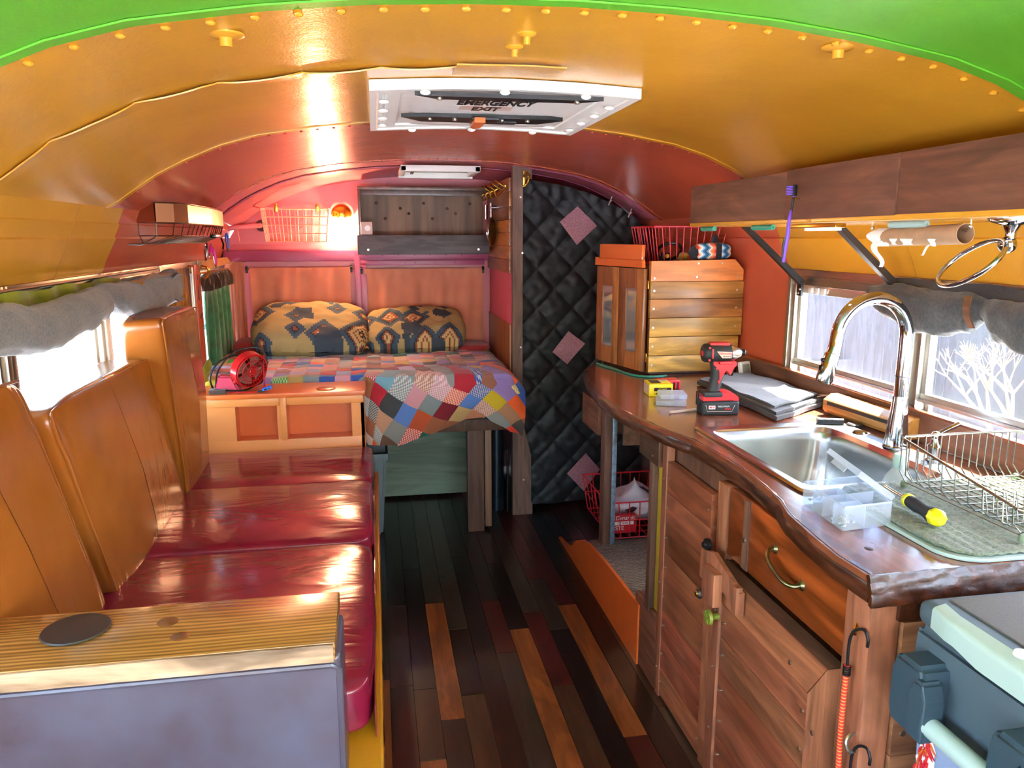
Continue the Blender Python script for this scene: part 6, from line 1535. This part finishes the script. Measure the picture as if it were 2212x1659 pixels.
# cardboard tube and torn paper
t = thing('paper_tube', 'empty cardboard roll tube with torn white paper scraps under the overhead shelf', 'roll', (1.2, 1.55, 1.49))
b = B(); A, E_ = V((1.205, 1.69, 1.499)), V((1.195, 1.40, 1.507))
b.lathe_axis(A, E_, [(0, .0185), (0, .0215), (.2, .0215), (.7, .0215), (1, .0215), (1, .0195), (.01, .0195)], 28, cap=False); obj('tube', b, 'cardboard', t)
b = B()
def pp(u, v): a = -1.2+2.6*u; y = 1.695-.055*v-.012*math.sin(u*9); return V((1.2049-.0222*math.cos(a), y, 1.5+.0222*math.sin(a)))
b.surf(pp, 20, 8, thick=.0004)
b.surf(lambda u, v: (1.183-.004*math.sin(v*5)+.010*u*0, 1.675-.028*u*(1-.5*v)-.018*v+.01*math.sin(v*6), 1.492-.062*v), 6, 12, thick=.0004)
b.surf(lambda u, v: (1.182+.004*math.sin(v*7), 1.478-.010*u*(1-.4*v)+.035*v*v, 1.492-.028*v-.006*math.sin(v*9)), 4, 10, thick=.0004)
for (y, z, r) in ((1.60, 1.49, .010), (1.56, 1.485, .012), (1.545, 1.487, .008), (1.475, 1.488, .009)):
    b.surf(lambda u, v, y=y, z=z, r=r: (1.2-.0222*math.cos((u-.5)*.7-.3), y+r*(v-.5)*2*(1-.4*math.sin(u*5)), 1.5+.0222*math.sin((u-.5)*.7-.5)), 4, 4, thick=.0003)
obj('torn_paper', b, 'paper', t)
for y in (1.71, 1.395):
    b = B(); b.tube([(1.2, y, 1.536), (1.2, y, 1.522), (1.2, y+(.012 if y < 1.5 else -.014), 1.512), (1.2, y+(.02 if y < 1.5 else -.02), 1.516)], .002, 6, smooth=4); b.sphere((1.2, y, 1.522), .005); tag(obj('cup_hook', b, 'screw'), 'cup hook under the shelf at the %s end of the cardboard tube' % ('near' if y < 1.5 else 'far'), 'hook', 'cup hooks holding the cardboard tube')
t = thing('towel_ring', 'chrome towel ring hanging from a round mount under the overhead shelf', 'towel ring', (1.19, 1.29, 1.40))
b = B(); b.lathe_axis((1.195, 1.285, 1.536), (1.195, 1.285, 1.497), [(0, .042), (.12, .042), (.2, .036), (.35, .016), (.7, .009), (1, .010)], 28); b.sphere((1.193, 1.288, 1.486), .0165, n=20); obj('mount', b, 'chrome', t)
b = B(); c0 = V((1.148, 1.325, 1.450)); a_ = V((.005, .088, -.036)); b_ = V((.062, .075, .026))
b.tube([c0+a_*math.cos(q)+b_*math.sin(q) for q in [2*PI*k/40 for k in range(40)]], .0048, 12, closed=True); obj('ring', b, 'chrome', t)
# dark rolled curtain on the right windows
t = thing('dark_curtain', 'charcoal cloth curtain rolled up and tied along the right windows', 'curtain', (1.49, 1.6, 1.24))
roll('roll', [(1.500, 2.12, 1.325), (1.495, 2.0, 1.315), (1.49, 1.9, 1.300), (1.49, 1.78, 1.295), (1.49, 1.70, 1.308), (1.50, 1.66, 1.322)], [.030, .055, .063, .062, .050, .030], 'charcoal', seed=3, flat=.55, wr=.22, par=t)
roll('roll', [(1.50, 1.665, 1.322), (1.49, 1.60, 1.30), (1.48, 1.50, 1.285), (1.48, 1.35, 1.275), (1.48, 1.1, 1.28), (1.48, .7, 1.28)], [.030, .052, .062, .066, .066, .06], 'charcoal', seed=13, flat=.55, wr=.22, par=t)
b = B(); b.surf(lambda u, v: (1.520-.035*v+.006*math.sin(u*26), 2.05-1.35*u, 1.378-.05*v+.004*math.sin(u*30)), 80, 6, thick=.004); obj('top_hem', b, 'denimblack', t)
b = B(); b.surf(lambda u, v: (1.455-.01*math.sin(v*PI), 1.68-.022*u-.02*v, 1.355-.075*v), 5, 10, thick=.004); obj('tie', b, 'walnut', t)

# ---------------- cool box ----------------
t = thing('cool_box', 'large grey and blue plastic cool box in the lower right corner', 'cooler', (1.15, .7, 0))
b = B(); CX0, CX1, CY0, CY1 = .885, 1.32, .42, 1.055
b.hexa([(CX0+.03, CY0+.03, .0), (CX1-.02, CY0+.03, 0), (CX1-.02, CY1-.02, 0), (CX0+.03, CY1-.02, 0)], [(CX0+.004, CY0, .735), (CX1, CY0, .735), (CX1, CY1-.004, .735), (CX0+.004, CY1-.004, .735)])
bmesh.ops.bevel(b.bm, geom=b.bm.edges[:], offset=.022, segments=4, affect='EDGES'); obj('body', b, 'coolerblue', t)
b = B(); b.hexa([(CX0-.006, CY0-.01, .715), (CX1+.01, CY0-.01, .715), (CX1+.01, CY1+.004, .715), (CX0-.006, CY1+.004, .715)], [(CX0+.0, CY0-.01, .858), (CX1+.01, CY0-.01, .858), (CX1+.01, CY1, .858), (CX0+.0, CY1, .858)])
bmesh.ops.bevel(b.bm, geom=b.bm.edges[:], offset=.012, segments=3, affect='EDGES'); obj('collar', b, 'coolergrey', t)
b = B(); b.box((CX0, CY0-.01, .858), (CX1+.01, CY1, .902), .020, seg=4); obj('lid', b, ['coolergrey'], t)
b = B(); b.box((CX0+.045, CY0+.01, .900), (CX1-.01, CY1-.02, .905), .002); obj('lid_top', b, 'lidgrey', t)
b = B(); b.prism(rpoly(1.12, .60, 1.30, .93, .02), (.9045, .9055), 'Z'); b.box((1.05, .74, .9045), (1.065, .84, .907), .001); b.box((1.13, .955, .9045), (1.17, .99, .9065), .001); obj('recess', b, 'darkgrey', t)
b = B()
def tf(u, v):
    y = 1.015-.5*u; a = (v)*1.5
    x = CX0-.010+.035*(1-math.cos(a)); z = .852+.055*math.sin(a); e = min(1, u*14)
    return V((x+.010*(1-e), y, .852+(z-.852)*1.0))
b.surf(lambda u, v: V((CX0-.008+.024*max(0, (v-.5)/.5)**1.2+.008*max(0, 1-u*12), 1.018-.50*u, .866+.036*min(1, v/.6)**.8+.0045*max(0, (v-.6)/.4)-.010*(1-v)*min(1, max(0, (u-.12)*10)))), 60, 14, thick=.008); obj('trim', b, 'coolerlight', t)
b = B(); b.lathe_axis((CX0+.02, .86, .905), (CX0+.02, .86, .910), [(0, .013), (1, .011)], 20); obj('button', b, 'white', t)
for yc in (.995, .79):
    b = B()
    poly_ = [(yc-.030, .70), (yc+.030, .70), (yc+.040, .725), (yc+.040, .80), (yc+.028, .826), (yc-.028, .826), (yc-.036, .80), (yc-.036, .725)]
    b.prism(poly_, (CX0-.055, CX0+.01), 'X'); bmesh.ops.bevel(b.bm, geom=b.bm.edges[:], offset=.008, segments=3, affect='EDGES'); hb = obj('handle_mount', b, 'coolerdark', t)
    b = B(); b.prism([(yc-.020-.03, .705), (yc+.016-.03, .705), (yc+.02-.03, .78), (yc+.008-.03, .808), (yc-.012-.03, .808), (yc-.022-.03, .78)], (CX0-.060, CX0-.02), 'X'); bmesh.ops.bevel(b.bm, geom=b.bm.edges[:], offset=.005, segments=3, affect='EDGES'); obj('mount_cap', b, 'coolerdark', hb)
b = B(); b.cyl((CX0-.040, .97, .735), (CX0-.040, .80, .735), .0165, n=24); obj('handle', b, 'coolerlight', t)
t = thing('chili_sticker', 'red chili string sticker with a white outline on the side of the cool box', 'sticker', (.88, .97, .5))
# flat printed sticker: white backing and a bunch of red pods on it
sx = lambda z: CX0+.004+.026*(.735-z)/.735-.0016
b = B()
def stk(u, v):
    z = .700-.22*v; w = (.010+.018*math.sin(min(1, v*1.2)*PI*.5))*(1+.10*math.sin(v*40)+.08*math.sin(v*71+1)); return V((sx(z), 1.0+w*(1-2*u), z))
b.surf(stk, 4, 80, thick=.0006); obj('backing', b, 'paper', t)
b = B(); random.seed(2)
for k in range(90):
    z = .688-.2*(k/90); w = .004+.017*min(1, k/30); y = 1.0+random.uniform(-w, w); a = random.uniform(-.5, .5)+(y-1.0)*20
    d = V((0, math.sin(a), -math.cos(a))); p = V((sx(z)-.0012-.0004*(k % 4), y, z))
    b.mat(k % 3); s_ = d.cross(V((1, 0, 0)))*.0024
    b.tube([p-d*.002, p+d*.006, p+d*.013+s_*.8, p+d*.019+s_*2], [.0012, .0022, .0018, .0004], 6)
obj('chilies', b, ['toolred', 'orange', 'milk'], t)

# ---------------- outside ----------------
b = B(); b.box((-30, -25, -.82), (30, 30, -.80)); g = struct('ground', b, 'asphalt'); 
b = B(); b.box((2.3, -8, -.80), (30, 20, -.76)); struct('snow_ground', b, 'snow')
t = thing('wooden_fence', 'tall weathered grey board fence outside the right windows', 'fence', (7.5, 4, -.8))
b = B(); y = -3.0; random.seed(9)
fx0 = lambda y: 5.3+.12*(y-2)
for k in range(88):
    y = -1.5+k*.15; x = fx0(y)
    h = 1.35+random.uniform(-.03, .03)
    p = B(); p.prism([(y, -.78), (y+.14, -.78), (y+.14, h-.05), (y+.11, h), (y+.03, h), (y, h-.05)], (x, x+.02), 'X'); obj('board', p, 'fencewood', t)
for z in (-.3, .9): b.hexa([(fx0(-1.5)-.05, -1.5, z), (fx0(11.7)-.05, 11.7, z), (fx0(11.7)-.01, 11.7, z), (fx0(-1.5)-.01, -1.5, z)], [(fx0(-1.5)-.05, -1.5, z+.1), (fx0(11.7)-.05, 11.7, z+.1), (fx0(11.7)-.01, 11.7, z+.1), (fx0(-1.5)-.01, -1.5, z+.1)])
obj('rail', b, 'fencewood', t)
t = thing('picket_fence', 'white pointed picket fence seen through the far right window', 'fence', (5, 6, -.8))
for k in range(17):
    p = B(); x = 3.3+k*.115; yy = 5.6+.03*k; p.prism([(x, -.78), (x+.085, -.78), (x+.085, .95), (x+.043, 1.12), (x, .95)], (yy, yy+.02), 'Y'); obj('picket', p, 'picketwood', t)
b = B(); b.box((3.3, 5.64, .4), (3.9, 5.68, .5)); obj('rail', b, 'picketwood', t)
def tree(name, label, x, y, h, sd):
    random.seed(sd); t = thing(name, label, 'tree', (x, y, -.8)); b = B()
    def br(p, d, l, r, n):
        q = p+d*l; b.tube([p, (p+q)/2+V((random.uniform(-.04, .04)*l,)*3), q], [r, r*.8, r*.55], 6)
        if n:
            for _ in range(3):
                e = (d+V((random.uniform(-.8, .8), random.uniform(-.8, .8), random.uniform(-.1, .6)))).normalized(); br(q, e, l*.68, r*.55, n-1)
    br(V((x, y, -.8)), V((.05, 0, 1)), h*.42, .06, 5); obj('branches', b, 'bark', t)
tree('bare_tree', 'leafless shrub behind the picket fence outside the right window', 6.9, 8.9, 3.4, 4)
tree('bare_bush', 'leafless bush in front of the grey board fence outside', 4.35, 4.5, 1.4, 8)
t = thing('parked_car', 'snow white car bonnet outside the near right window', 'car', (4.2, 1.6, -.8))
b = B()
def carf(u, v): a = u*PI; return V((4.1-1.5*math.cos(a)*.5, -.6+3.3*v, -.55+1.15*math.sin(a)**.6*(.9+.1*math.sin(v*PI))*(.72+.28*math.sin(v*PI*.9+.2))))
b.surf(carf, 40, 30, thick=.02); obj('body', b, 'carwhite', t)
b = B()
for yw in (.0, 2.2):
    b.lathe_axis((3.37, yw, -.50), (3.55, yw, -.50), [(0, .24), (.1, .30), (.9, .30), (1, .24)], 28)
obj('wheel', b, 'rubber', t)
